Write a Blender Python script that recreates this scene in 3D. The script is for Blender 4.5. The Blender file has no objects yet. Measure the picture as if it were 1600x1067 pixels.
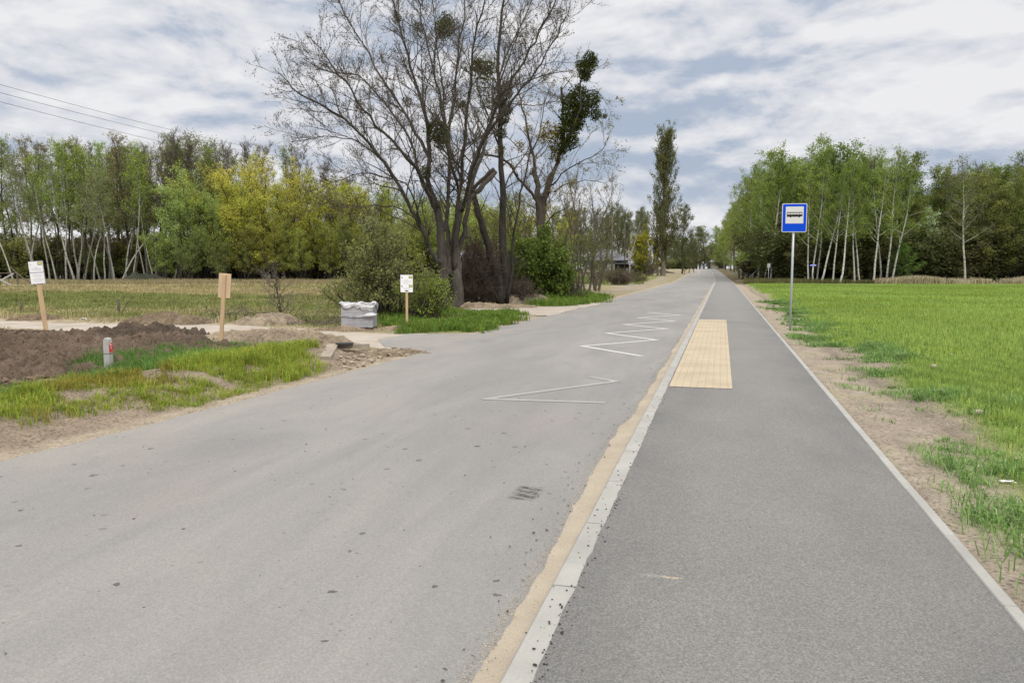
import bpy, math, random
import numpy as np
from mathutils import Vector, Matrix
R_ = math.radians
SC = bpy.context.scene
COL = SC.collection

# ------------------------------------------------------------------ camera, world, sun, exposure
YAW, PITCH, CAMH, FPX = R_(15.22), R_(5.40), 1.6, 1200.0
cd = bpy.data.cameras.new('camera')
cd.sensor_width = 36.0
cd.lens = 27.0
cd.clip_start = 0.05
cd.clip_end = 4000.0
cam = bpy.data.objects.new('camera', cd)
COL.objects.link(cam)
cam.location = (0, 0, CAMH)
cam.rotation_euler = (R_(90) - PITCH, 0, YAW)
SC.camera = cam

SC.view_settings.view_transform = 'Standard'
SC.view_settings.look = 'None'
SC.view_settings.exposure = 0.0
SC.view_settings.gamma = 1.0
SUN_EL, SUN_AZ = R_(46), R_(150)      # azimuth clockwise from +Y
sl = bpy.data.lights.new('sun', 'SUN')
sl.energy = 2.0
sl.angle = R_(12)
sl.color = (1.0, 0.95, 0.88)
sun = bpy.data.objects.new('sun', sl)
COL.objects.link(sun)
sdir = Vector((math.sin(SUN_AZ) * math.cos(SUN_EL), math.cos(SUN_AZ) * math.cos(SUN_EL), math.sin(SUN_EL)))
sun.rotation_euler = sdir.to_track_quat('Z', 'Y').to_euler()


class NT:
    """small helper to write node trees as expressions"""
    def __init__(s, tree):
        s.t = tree
        tree.nodes.clear()

    def n(s, typ, **kw):
        nd = s.t.nodes.new(typ)
        for k, v in kw.items():
            setattr(nd, k, v)
        return nd

    def put(s, inp, v):
        if isinstance(v, bpy.types.NodeSocket):
            s.t.links.new(v, inp)
        elif isinstance(v, bpy.types.Node):
            s.t.links.new(v.outputs[0], inp)
        elif v is not None:
            if inp.type == 'RGBA' and len(v) == 3:
                v = (*v, 1)
            inp.default_value = v

    def m(s, op, a, b=None, c=None, clamp=False):
        nd = s.n('ShaderNodeMath', operation=op, use_clamp=clamp)
        for i, v in enumerate((a, b, c)):
            if v is not None:
                s.put(nd.inputs[i], v)
        return nd.outputs[0]

    def noise(s, vec, scale, detail=3.0, rough=0.55, dist=0.0):
        nd = s.n('ShaderNodeTexNoise')
        s.put(nd.inputs['Vector'], vec)
        nd.inputs['Scale'].default_value = scale
        nd.inputs['Detail'].default_value = detail
        nd.inputs['Roughness'].default_value = rough
        nd.inputs['Distortion'].default_value = dist
        return nd.outputs[0]

    def ramp(s, fac, stops, interp='LINEAR'):
        nd = s.n('ShaderNodeValToRGB')
        nd.color_ramp.interpolation = interp
        el = nd.color_ramp.elements
        while len(el) < len(stops):
            el.new(0.5)
        for e, (p, c) in zip(el, stops):
            e.position = p
            e.color = (c, c, c, 1) if isinstance(c, (int, float)) else (*c, 1)
        s.put(nd.inputs[0], fac)
        return nd.outputs[0]

    def mix(s, fac, a, b, blend='MIX'):
        nd = s.n('ShaderNodeMix', data_type='RGBA', blend_type=blend)
        s.put(nd.inputs[0], fac)
        s.put(nd.inputs[6], a)
        s.put(nd.inputs[7], b)
        return nd.outputs[2]

    def mapr(s, v, a, b, c, d):
        nd = s.n('ShaderNodeMapRange')
        for i, x in enumerate((v, a, b, c, d)):
            s.put(nd.inputs[i], x)
        return nd.outputs[0]

    def scalev(s, vec, sc, loc=(0, 0, 0), rot=(0, 0, 0)):
        nd = s.n('ShaderNodeMapping')
        s.put(nd.inputs[0], vec)
        nd.inputs['Scale'].default_value = sc
        nd.inputs['Location'].default_value = loc
        nd.inputs['Rotation'].default_value = rot
        return nd.outputs[0]

    def sep(s, v):
        nd = s.n('ShaderNodeSeparateXYZ')
        s.put(nd.inputs[0], v)
        return nd.outputs


SKY_OFF = (2.2, 12.5, 0.0)
wd = bpy.data.worlds.new("World")
SC.world = wd
wd.use_nodes = True
w = NT(wd.node_tree)
tc = w.n('ShaderNodeTexCoord').outputs['Generated']
sx, sy, sz = w.sep(tc)[:3]
zc = w.m('MAXIMUM', sz, 0.0)
den = w.m('ADD', zc, 0.20)
cmb = w.n('ShaderNodeCombineXYZ')
w.put(cmb.inputs[0], w.m('DIVIDE', sx, den))
w.put(cmb.inputs[1], w.m('DIVIDE', sy, den))
pv = w.scalev(cmb.outputs[0], (1, 1, 1), SKY_OFF, (0, 0, R_(-15)))
sv = w.scalev(tc, (1, 1, 2.5), SKY_OFF)
n1 = w.noise(sv, 2.1, 2, 0.5, 0.3)
n2 = w.noise(w.scalev(sv, (1, 1, 1.1), (5, 2, 0)), 5.2, 9, 0.56, 0.25)
n3 = w.noise(w.scalev(sv, (1, 1, 1.1), (5, 2, 0.05)), 5.2, 9, 0.56, 0.25)
relief = w.m('MULTIPLY', w.m('SUBTRACT', n2, n3), 0.95)
nn = w.m('ADD', w.m('ADD', w.m('MULTIPLY', n1, 0.5), w.m('MULTIPLY', n2, 0.5)), relief)
cl = w.ramp(nn, [(0.35, (0.43, 0.50, 0.62)), (0.43, (0.54, 0.59, 0.685)), (0.475, (0.65, 0.675, 0.74)),
                 (0.54, (0.745, 0.755, 0.80)), (0.64, (0.86, 0.86, 0.875))])
nis = w.n('ShaderNodeTexSky', sky_type='NISHITA', sun_disc=False)
nis.sun_elevation = SUN_EL
nis.sun_rotation = SUN_AZ
nsk = w.mix(1.0, nis.outputs[0], (0.08, 0.08, 0.08), 'MULTIPLY')
skyc = w.mix(w.mapr(n1, 0.34, 0.44, 0.90, 0.98), nsk, cl)
low = w.mapr(sz, 0.0, 0.10, 0.55, 0.0)
skyc = w.mix(low, skyc, (0.84, 0.85, 0.87))
gain = w.mapr(sz, 0.36, 0.95, 1.0, 2.5)
grey = w.mix(w.mapr(sz, 0.36, 0.55, 0.0, 0.9), skyc, (0.88, 0.86, 0.83))
bg = w.n('ShaderNodeBackground')
w.put(bg.inputs[0], w.mix(w.mapr(sz, -0.02, 0.0, 0.0, 1.0), (0.25, 0.24, 0.21), grey))
w.put(bg.inputs[1], gain)
w.put(w.n('ShaderNodeOutputWorld').inputs[0], bg.outputs[0])

# ------------------------------------------------------------------ geometry helpers
_F = (-math.sin(YAW) * math.cos(PITCH), math.cos(YAW) * math.cos(PITCH), -math.sin(PITCH))
_Rt = (math.cos(YAW), math.sin(YAW), 0.0)
_U = (_Rt[1] * _F[2] - _Rt[2] * _F[1], _Rt[2] * _F[0] - _Rt[0] * _F[2], _Rt[0] * _F[1] - _Rt[1] * _F[0])


def ray(px, py):
    return [_F[i] + _Rt[i] * (px - 800) / FPX + _U[i] * (533.5 - py) / FPX for i in range(3)]


def G(px, py, z=-0.1):
    """ground point seen at a place of the photograph"""
    d = ray(px, py)
    t = (z - CAMH) / d[2]
    return (d[0] * t, d[1] * t)


def W(px, py, dist):
    """world point at a given distance (metres ahead)"""
    d = ray(px, py)
    return Vector((d[0] * dist, d[1] * dist, CAMH + d[2] * dist))


def XY(px, dist):
    p = W(px, 420, dist)
    return p.x, p.y


def rise(y):
    y = np.asarray(y, float)
    t = np.clip(y - 100, 0, 220)
    return 0.0075 * np.where(t < 20, t * t / 40, t - 10)


def bend(y):
    y = np.asarray(y, float)
    t = np.clip(y - 96, 0, None)
    return -0.0165 * np.where(t < 10, t * t / 20, t - 5) - 0.00006 * np.clip(y - 220, 0, None) ** 2


def _hash(ix, iy, s):
    h = (ix.astype(np.int64) * 374761393 + iy.astype(np.int64) * 668265263 + s * 974711) & 0xFFFFFFFF
    h = ((h ^ (h >> 13)) * 1274126177) & 0xFFFFFFFF
    h = (h ^ (h >> 16)) & 0xFFFFFFFF
    return h / 4294967295.0


def vnoise(x, y, s=0):
    ix, iy = np.floor(x), np.floor(y)
    fx, fy = x - ix, y - iy
    fx = fx * fx * (3 - 2 * fx)
    fy = fy * fy * (3 - 2 * fy)
    a, b = _hash(ix, iy, s), _hash(ix + 1, iy, s)
    c, d = _hash(ix, iy + 1, s), _hash(ix + 1, iy + 1, s)
    return (a + (b - a) * fx) * (1 - fy) + (c + (d - c) * fx) * fy


def fbm(x, y, s=0, o=4):
    x = np.asarray(x, float)
    y = np.asarray(y, float)
    v, a, t = 0, 0.5, 0
    for i in range(o):
        v = v + a * vnoise(x + 17.3 * i, y - 9.1 * i, s + i)
        t += a
        a *= 0.5
        x, y = x * 2.03, y * 2.03
    return v / t          # 0..1


def sstep(a, b, x):
    t = np.clip((x - a) / (b - a), 0, 1)
    return t * t * (3 - 2 * t)


def poly_sd(x, y, poly):
    """signed distance to polygon (positive inside)"""
    x = np.asarray(x, float)
    y = np.asarray(y, float)
    d = np.full(x.shape, 1e9)
    ins = np.zeros(x.shape, bool)
    n = len(poly)
    for i in range(n):
        x1, y1 = poly[i]
        x2, y2 = poly[(i + 1) % n]
        ex, ey = x2 - x1, y2 - y1
        t = np.clip(((x - x1) * ex + (y - y1) * ey) / (ex * ex + ey * ey + 1e-9), 0, 1)
        d = np.minimum(d, np.hypot(x - x1 - t * ex, y - y1 - t * ey))
        c = (y1 > y) != (y2 > y)
        xi = (x2 - x1) * (y - y1) / (y2 - y1 + 1e-12) + x1
        ins ^= c & (x < xi)
    return np.where(ins, d, -d)


def mesh_np(name, V, F, cols=None, smooth=False, mats=None, midx=None):
    """V (n,3), F (m,3) or (m,4), per-vertex colours (n,3)"""
    V = np.asarray(V, np.float32)
    F = np.asarray(F, np.int32)
    me = bpy.data.meshes.new(name)
    k = F.shape[1]
    me.vertices.add(len(V))
    me.vertices.foreach_set('co', V.ravel())
    me.loops.add(F.size)
    me.loops.foreach_set('vertex_index', F.ravel())
    me.polygons.add(len(F))
    me.polygons.foreach_set('loop_start', np.arange(0, F.size, k, dtype=np.int32))
    me.polygons.foreach_set('loop_total', np.full(len(F), k, np.int32))
    if mats:
        for m in mats:
            me.materials.append(m)
    if midx is not None:
        me.polygons.foreach_set('material_index', np.asarray(midx, np.int32))
    me.polygons.foreach_set('use_smooth', np.full(len(F), bool(smooth)))
    me.update(calc_edges=True)
    if cols is not None:
        at = me.color_attributes.new('Col', 'FLOAT_COLOR', 'POINT')
        c4 = np.ones((len(V), 4), np.float32)
        c4[:, :3] = cols
        at.data.foreach_set('color', c4.ravel())
    return me


def link(name, data, parent=None, **props):
    o = bpy.data.objects.new(name, data)
    COL.objects.link(o)
    if parent is not None:
        o.parent = parent
    for k, v in props.items():
        if v is not None:
            o[k] = v
    return o


def thing(name, loc, label, cat, group=None, rz=0.0, rot=None):
    o = bpy.data.objects.new(name, None)
    COL.objects.link(o)
    o.empty_display_size = 0.3
    o.location = loc
    o.rotation_euler = rot if rot else (0, 0, rz)
    o['label'] = label
    o['category'] = cat
    if group:
        o['group'] = group
    return o


class MB:
    """collects tubes, boxes, leaves... as one mesh"""
    def __init__(s):
        s.V, s.F, s.M, s.C, s.n = [], [], [], [], 0

    def add(s, V, F, m=0, col=None):
        V = np.asarray(V, float).reshape(-1, 3)
        F = np.asarray(F, int).reshape(-1, 3)
        s.V.append(V)
        s.F.append(F + s.n)
        s.M.append(np.full(len(F), m))
        if col is None:
            col = np.ones((len(V), 3))
        else:
            col = np.broadcast_to(np.asarray(col, float), (len(V), 3))
        s.C.append(col)
        s.n += len(V)

    def tube(s, P, r, k=6, m=0, cap=False):
        P = np.asarray(P, float)
        n = len(P)
        r = np.broadcast_to(np.asarray(r, float), (n,))
        T = np.gradient(P, axis=0)
        T /= np.linalg.norm(T, axis=1)[:, None] + 1e-9
        ref = np.array([0.0, 0, 1]) if abs(T[0, 2]) < 0.9 else np.array([1.0, 0, 0])
        A = np.cross(T, ref)
        A /= np.linalg.norm(A, axis=1)[:, None] + 1e-9
        B = np.cross(T, A)
        th = np.arange(k) * 2 * math.pi / k
        V = P[:, None, :] + r[:, None, None] * (np.cos(th)[None, :, None] * A[:, None, :] + np.sin(th)[None, :, None] * B[:, None, :])
        i = np.arange(n - 1)[:, None] * k
        j = np.arange(k)[None, :]
        a, b = i + j, i + (j + 1) % k
        c, d = b + k, a + k
        F = np.concatenate([np.stack([a, b, c], -1).reshape(-1, 3), np.stack([a, c, d], -1).reshape(-1, 3)])
        V = V.reshape(-1, 3)
        if cap:
            V = np.concatenate([V, P[:1], P[-1:]])
            jj = np.arange(k)
            F = np.concatenate([F, np.stack([(jj + 1) % k, jj, np.full(k, n * k)], -1),
                                np.stack([(n - 1) * k + jj, (n - 1) * k + (jj + 1) % k, np.full(k, n * k + 1)], -1)])
        s.add(V, F, m)

    def box(s, c, d, rot=None, m=0, col=None):
        x, y, z = d[0] / 2, d[1] / 2, d[2] / 2
        V = np.array([(-x, -y, -z), (x, -y, -z), (x, y, -z), (-x, y, -z), (-x, -y, z), (x, -y, z), (x, y, z), (-x, y, z)], float)
        if rot is not None:
            V = V @ np.array(rot.to_3x3() if hasattr(rot, 'to_3x3') else rot).T
        V += np.array(c)
        F = [(0, 2, 1), (0, 3, 2), (4, 5, 6), (4, 6, 7), (0, 1, 5), (0, 5, 4), (1, 2, 6), (1, 6, 5), (2, 3, 7), (2, 7, 6), (3, 0, 4), (3, 4, 7)]
        s.add(V, F, m, col)

    def prism(s, pts, y0, y1, m=0):
        """outline in x,z extruded along y"""
        n = len(pts)
        V = [(p[0], y0, p[1]) for p in pts] + [(p[0], y1, p[1]) for p in pts]
        F = []
        for i in range(1, n - 1):
            F.append((0, i, i + 1))
            F.append((n, n + i + 1, n + i))
        for i in range(n):
            j = (i + 1) % n
            F += [(i, n + i, n + j), (i, n + j, j)]
        s.add(V, F, m)

    def ribbons(s, P0, P1, P2, w, rng, m=0, col=None):
        n = len(P0)
        if n == 0:
            return
        D = P2 - P0
        S = np.cross(D, rng.normal(size=(n, 3)))
        S /= np.linalg.norm(S, axis=1)[:, None] + 1e-9
        w = np.broadcast_to(np.asarray(w, float), (n,))[:, None]
        V = np.stack([P0 + S * w, P0 - S * w, P1 + S * w * .7, P1 - S * w * .7, P2], 1).reshape(-1, 3)
        b = np.arange(n)[:, None] * 5
        F = np.concatenate([b + np.array([[0, 1, 3]]), b + np.array([[0, 3, 2]]), b + np.array([[2, 3, 4]])])
        s.add(V, F, m, None if col is None else np.repeat(col, 5, axis=0))

    def leaves(s, P, size, rng, m=0, col=None, up=0.0):
        n = len(P)
        if n == 0:
            return
        A = rng.normal(size=(n, 3))
        A[:, 2] += up
        A /= np.linalg.norm(A, axis=1)[:, None] + 1e-9
        B = np.cross(A, rng.normal(size=(n, 3)))
        B /= np.linalg.norm(B, axis=1)[:, None] + 1e-9
        z = (size * rng.uniform(0.6, 1.3, n))[:, None]
        V = np.stack([P - A * z * .5, P + B * z * .32, P + A * z * .5, P - B * z * .32], 1).reshape(-1, 3)
        b = np.arange(n)[:, None] * 4
        F = np.concatenate([b + np.array([[0, 1, 2]]), b + np.array([[0, 2, 3]])])
        s.add(V, F, m, None if col is None else np.repeat(col, 4, axis=0))

    def rocks(s, P, size, rng, m=0, flat=0.7, col=None):
        n = len(P)
        if n == 0:
            return
        g = (1 + 5 ** .5) / 2
        I = np.array([(-1, g, 0), (1, g, 0), (-1, -g, 0), (1, -g, 0), (0, -1, g), (0, 1, g), (0, -1, -g), (0, 1, -g), (g, 0, -1), (g, 0, 1), (-g, 0, -1), (-g, 0, 1)]) / 1.9
        FI = np.array([(0, 11, 5), (0, 5, 1), (0, 1, 7), (0, 7, 10), (0, 10, 11), (1, 5, 9), (5, 11, 4), (11, 10, 2), (10, 7, 6), (7, 1, 8), (3, 9, 4), (3, 4, 2), (3, 2, 6), (3, 6, 8), (3, 8, 9), (4, 9, 5), (2, 4, 11), (6, 2, 10), (8, 6, 7), (9, 8, 1)])
        sc = np.broadcast_to(np.asarray(size, float), (n,))[:, None, None]
        J = I[None] * rng.uniform(.65, 1.25, (n, 12, 1)) * sc * np.stack([rng.uniform(.7, 1.3, n), rng.uniform(.7, 1.3, n), rng.uniform(.6, 1., n) * flat], 1)[:, None, :]
        th = rng.uniform(0, 6.28, n)
        c, s_ = np.cos(th)[:, None], np.sin(th)[:, None]
        V = np.stack([J[..., 0] * c - J[..., 1] * s_, J[..., 0] * s_ + J[..., 1] * c, J[..., 2]], -1) + P[:, None, :]
        F = (np.arange(n)[:, None, None] * 12 + FI[None]).reshape(-1, 3)
        s.add(V.reshape(-1, 3), F, m, None if col is None else np.repeat(col, 12, axis=0))

    def mesh(s, name, mats, smooth=False, colors=False):
        return mesh_np(name, np.concatenate(s.V), np.concatenate(s.F), np.concatenate(s.C) if colors else None,
                       smooth, mats, np.concatenate(s.M))


# ------------------------------------------------------------------ materials
def mat(name, build):
    m = bpy.data.materials.new(name)
    m.use_nodes = True
    t = NT(m.node_tree)
    out = t.n('ShaderNodeOutputMaterial')
    t.put(out.inputs[0], build(t))
    return m


def pbsdf(t, col, rough=0.8, bump=None, bstr=0.3, bdist=0.02, metal=0.0, spec=0.3):
    p = t.n('ShaderNodeBsdfPrincipled')
    t.put(p.inputs['Base Color'], col)
    t.put(p.inputs['Roughness'], rough)
    p.inputs['Metallic'].default_value = metal
    p.inputs['Specular IOR Level'].default_value = spec
    if bump is not None:
        b = t.n('ShaderNodeBump')
        b.inputs['Strength'].default_value = bstr
        b.inputs['Distance'].default_value = bdist
        t.put(b.inputs['Height'], bump)
        t.put(p.inputs['Normal'], b.outputs[0])
    return p.outputs[0]


def pos(t):
    return t.n('ShaderNodeNewGeometry').outputs['Position']


def objc(t):
    return t.n('ShaderNodeTexCoord').outputs['Object']


def simple(name, col, rough=0.7, var=0.15, scale=8.0, bump=0.1, metal=0.0, stretch=(1, 1, 1), spec=0.3):
    def b(t):
        v = t.scalev(objc(t), stretch)
        n = t.noise(v, scale, 4)
        n2 = t.noise(v, scale * 9, 3)
        f = t.mapr(n, 0.3, 0.7, 1 - var, 1 + var)
        f = t.m('MULTIPLY', f, t.mapr(n2, 0.3, 0.7, 1 - var * .5, 1 + var * .5))
        c = t.mix(1.0, col, t.n('ShaderNodeCombineXYZ').outputs[0], 'MULTIPLY') if False else None
        mx = t.n('ShaderNodeVectorMath', operation='SCALE')
        mx.inputs[0].default_value = col
        t.put(mx.inputs['Scale'], f)
        return pbsdf(t, mx.outputs[0], rough, n2, bump, 0.01, metal, spec)
    return mat(name, b)


def vscale(t, v, f):
    mx = t.n('ShaderNodeVectorMath', operation='SCALE')
    t.put(mx.inputs[0], v)
    t.put(mx.inputs['Scale'], f)
    return mx.outputs[0]


TY = G(823, 770)
def box_mask(t, x, y, cx, cy, hx, hy, soft):
    ax = t.m('ABSOLUTE', t.m('SUBTRACT', x, cx))
    ay = t.m('ABSOLUTE', t.m('SUBTRACT', y, cy))
    return t.m('MULTIPLY', t.mapr(ax, hx, hx - soft, 0., 1.), t.mapr(ay, hy, hy - soft, 0., 1.))


def road_shader(t):
    p = pos(t)
    x, y, _ = t.sep(p)[:3]
    big = t.noise(t.scalev(p, (1, 0.35, 1)), 0.55, 5, 0.6, 0.4)
    stre = t.noise(t.scalev(p, (1, 0.12, 1), (3, 1, 0), (0, 0, .06)), 2.0, 6, 0.65, 0.9)
    fine = t.noise(p, 85, 4, 0.8)
    vor = t.n('ShaderNodeTexVoronoi')
    t.put(vor.inputs['Vector'], p)
    vor.inputs['Scale'].default_value = 170
    col = t.ramp(big, [(0.34, (0.198, 0.195, 0.193)), (0.48, (0.228, 0.222, 0.214)), (0.62, (0.258, 0.247, 0.234))])
    col = t.mix(t.mapr(stre, 0.45, 0.66, 0.0, 0.42), col, (0.188, 0.186, 0.189))
    pink = t.noise(t.scalev(p, (1, 0.5, 1), (11, 4, 0)), 0.8, 3)
    col = t.mix(t.mapr(pink, 0.55, 0.72, 0.0, 0.3), col, (0.275, 0.238, 0.22))
    dust = t.noise(t.scalev(p, (1, 0.6, 1), (1, 14, 0)), 1.3, 6, 0.7)
    edge = t.mapr(x, -4.2, -6.1, 0.0, 0.5)
    col = t.mix(t.m('ADD', t.mapr(dust, 0.6, 0.8, 0, 0.3), t.m('MULTIPLY', edge, t.mapr(dust, 0.35, 0.6, 0, 1))), col, (0.31, 0.285, 0.25))
    stn = t.sep(vor.outputs['Color'])[0]
    f = t.m('MULTIPLY', t.mapr(fine, 0.3, 0.7, 0.80, 1.18), t.mapr(stn, 0.0, 1.0, 0.88, 1.12))
    # dark clod prints
    v2 = t.n('ShaderNodeTexVoronoi', voronoi_dimensions='2D')
    nz = t.noise(p, 5, 2)
    wob_ = t.n('ShaderNodeTexNoise')
    t.put(wob_.inputs['Vector'], p)
    wob_.inputs['Scale'].default_value = 14
    vw = t.n('ShaderNodeVectorMath', operation='MULTIPLY_ADD')
    t.put(vw.inputs[0], wob_.outputs['Color'])
    vw.inputs[1].default_value = (.10, .10, 0)
    t.put(vw.inputs[2], p)
    t.put(v2.inputs['Vector'], vw.outputs[0])
    v2.inputs['Scale'].default_value = 2.3
    zone = t.m('MULTIPLY', t.mapr(y, 12.0, 7.0, 0.0, 1.0), t.mapr(t.noise(p, 0.9, 2), 0.42, 0.55, 0, 1))
    sz_ = t.m('ADD', t.m('MULTIPLY', nz, 0.22), -0.075)
    sp = t.m('LESS_THAN', v2.outputs['Distance'], sz_)
    sp = t.m('MULTIPLY', sp, zone)
    v3 = t.n('ShaderNodeTexVoronoi', voronoi_dimensions='2D')
    t.put(v3.inputs['Vector'], vw.outputs[0])
    v3.inputs['Scale'].default_value = 7.0
    sp3 = t.m('MULTIPLY', t.m('LESS_THAN', v3.outputs['Distance'], t.m('SUBTRACT', t.m('MULTIPLY', nz, 0.24), 0.105)), zone)
    f = t.m('MULTIPLY', f, t.m('SUBTRACT', 1.0, t.m('MULTIPLY', t.m('MAXIMUM', sp, sp3), 0.6)))
    # smeared tyre print
    bm = box_mask(t, x, y, TY[0], TY[1], 0.12, 0.20, 0.05)
    wv = t.m('SINE', t.m('MULTIPLY', t.m('ADD', y, t.m('MULTIPLY', x, .35)), 62.0))
    wx = t.m('SINE', t.m('MULTIPLY', x, 95.0))
    pr = t.m('MULTIPLY', bm, t.m('MULTIPLY', t.mapr(wv, -0.9, -0.5, 0.2, 1), t.mapr(wx, -0.97, -0.7, 0.75, 1)))
    pr = t.m('MULTIPLY', pr, t.mapr(t.noise(p, 18, 2), 0.35, 0.55, 0.3, 1))
    f = t.m('MULTIPLY', f, t.m('SUBTRACT', 1.0, t.m('MULTIPLY', pr, 0.68)))
    return pbsdf(t, vscale(t, col, f), 0.85, t.m('ADD', fine, t.m('MULTIPLY', vor.outputs['Distance'], .6)), 0.35, 0.006, spec=0.25)


M_ROAD = mat('worn_asphalt', road_shader)


def path_shader(t):
    p = pos(t)
    x, y, _ = t.sep(p)[:3]
    big = t.noise(t.scalev(p, (1, 0.5, 1)), 1.1, 6, 0.6, 0.3)
    fine = t.noise(p, 90, 4, 0.85)
    vor = t.n('ShaderNodeTexVoronoi')
    t.put(vor.inputs['Vector'], p)
    vor.inputs['Scale'].default_value = 140
    col = t.ramp(big, [(0.3, (0.132, 0.131, 0.127)), (0.5, (0.160, 0.157, 0.152)), (0.72, (0.192, 0.187, 0.177))])
    # dusty wheel band in the middle, cleaner and darker towards the edges
    mid = t.m('ABSOLUTE', t.m('SUBTRACT', x, 0.30))
    col = t.mix(t.mapr(mid, 0.95, 0.35, 0.0, 0.40), col, (0.235, 0.228, 0.218))
    scuff = t.noise(t.scalev(p, (0.5, 3.0, 1), (2, 2, 0), (0, 0, .2)), 3.0, 5, 0.65)
    col = t.mix(t.mapr(scuff, 0.62, 0.80, 0, 0.5), col, (0.25, 0.245, 0.235))
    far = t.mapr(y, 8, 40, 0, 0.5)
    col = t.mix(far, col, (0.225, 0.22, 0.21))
    bx, by = G(1048, 903, 0)
    ax = t.m('SUBTRACT', x, bx)
    ay = t.m('SUBTRACT', y, by)
    d = t.m('SQRT', t.m('ADD', t.m('MULTIPLY', t.m('MULTIPLY', ax, ax), 260.0), t.m('MULTIPLY', t.m('MULTIPLY', ay, ay), 1900.0)))
    d = t.m('ADD', d, t.m('MULTIPLY', t.noise(p, 30, 3), 1.6))
    col = t.mix(t.mapr(d, 1.2, 1.7, 0.75, 0.0), col, (0.46, 0.37, 0.25))
    ax2 = t.m('SUBTRACT', x, bx - 0.085)
    d2 = t.m('SQRT', t.m('ADD', t.m('MULTIPLY', t.m('MULTIPLY', ax2, ax2), 90.0), t.m('MULTIPLY', t.m('MULTIPLY', ay, ay), 1500.0)))
    d2 = t.m('ADD', d2, t.m('MULTIPLY', t.noise(p, 22, 3), 1.6))
    col = t.mix(t.mapr(d2, 1.2, 1.8, 0.4, 0.0), col, (0.3, 0.28, 0.25))
    stn = t.sep(vor.outputs['Color'])[0]
    f = t.m('MULTIPLY', t.mapr(fine, 0.3, 0.7, 0.62, 1.34), t.mapr(stn, 0.0, 1.0, 0.78, 1.22))
    return pbsdf(t, vscale(t, col, f), 0.8, t.m('ADD', fine, vor.outputs['Distance']), 0.5, 0.008, spec=0.3)


M_PATH = mat('dark_asphalt', path_shader)


def conc_shader(t):
    p = pos(t)
    big = t.noise(p, 2.5, 5, 0.6)
    fine = t.noise(p, 70, 3, 0.7)
    y = t.sep(p)[1]
    st = t.n('ShaderNodeTexWhiteNoise', noise_dimensions='1D')
    t.put(st.inputs['W'], t.m('FLOOR', y))
    col = t.ramp(big, [(0.3, (0.29, 0.285, 0.268)), (0.7, (0.355, 0.348, 0.328))])
    f = t.m('MULTIPLY', t.mapr(fine, 0.25, 0.75, 0.88, 1.1), t.mapr(st.outputs[0], 0, 1, 0.95, 1.04))
    return pbsdf(t, vscale(t, col, f), 0.8, fine, 0.2, 0.004)


M_CONC = mat('pale_concrete', conc_shader)


def attr_ground(t):
    a = t.n('ShaderNodeAttribute', attribute_name='Col').outputs['Color']
    p = pos(t)
    n = t.noise(p, 3.2, 6, 0.65, 0.2)
    n2 = t.noise(p, 26, 5, 0.7)
    n3 = t.noise(p, 11, 3, 0.6)
    f = t.m('MULTIPLY', t.mapr(n, 0.3, 0.7, 0.8, 1.2), t.mapr(n2, 0.3, 0.7, 0.72, 1.25))
    cr = t.mapr(n3, 0.62, 0.74, 1.0, 0.62)
    v = t.n('ShaderNodeTexVoronoi', voronoi_dimensions='2D')
    t.put(v.inputs['Vector'], t.scalev(p, (1, 1, 1)))
    v.inputs['Scale'].default_value = 17
    deb = t.m('LESS_THAN', v.outputs['Distance'], t.m('SUBTRACT', t.m('MULTIPLY', t.noise(p, 6, 4, .7), 0.95), 0.30))
    f = t.m('MULTIPLY', f, t.m('SUBTRACT', 1.0, t.m('MULTIPLY', deb, 0.42)))
    h = t.m('ADD', t.m('MULTIPLY', n, 0.8), t.m('MULTIPLY', n2, 0.55))
    return pbsdf(t, vscale(t, a, t.m('MULTIPLY', f, cr)), 0.95, h, 1.0, 0.06, spec=0.1)


M_GROUND = mat('soil_and_turf', attr_ground)


def sand_shader(t):
    p = pos(t)
    n = t.noise(p, 2.0, 4)
    n2 = t.noise(p, 90, 3, 0.7)
    v = t.n('ShaderNodeTexVoronoi')
    t.put(v.inputs['Vector'], p)
    v.inputs['Scale'].default_value = 28
    col = t.ramp(n, [(0.3, (0.33, 0.285, 0.225)), (0.7, (0.41, 0.355, 0.28))])
    sp = t.m('LESS_THAN', v.outputs['Distance'], t.m('MULTIPLY', t.noise(p, 9, 2), 0.22))
    f = t.m('MULTIPLY', t.mapr(n2, 0.25, 0.75, 0.8, 1.15), t.m('SUBTRACT', 1.0, t.m('MULTIPLY', sp, 0.3)))
    return pbsdf(t, vscale(t, col, f), 0.95, n2, 0.5, 0.01, spec=0.1)


M_SAND = mat('drifted_sand', sand_shader)


def track_shader(t):
    p = pos(t)
    n = t.noise(p, 1.2, 6, 0.65, 0.3)
    n2 = t.noise(p, 40, 4, 0.7)
    rut = t.noise(t.scalev(p, (0.12, 1.2, 1), (0, 0, 0), (0, 0, 0.12)), 2.6, 4)
    col = t.ramp(n, [(0.3, (0.33, 0.285, 0.235)), (0.6, (0.42, 0.375, 0.325)), (0.8, (0.46, 0.42, 0.37))])
    col = t.mix(t.mapr(rut, 0.55, 0.7, 0, 0.5), col, (0.30, 0.245, 0.185))
    return pbsdf(t, vscale(t, col, t.mapr(n2, 0.25, 0.75, 0.85, 1.12)), 0.95, n2, 0.4, 0.02, spec=0.1)


M_TRACK = mat('gravel_and_sand_track', track_shader)


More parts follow.
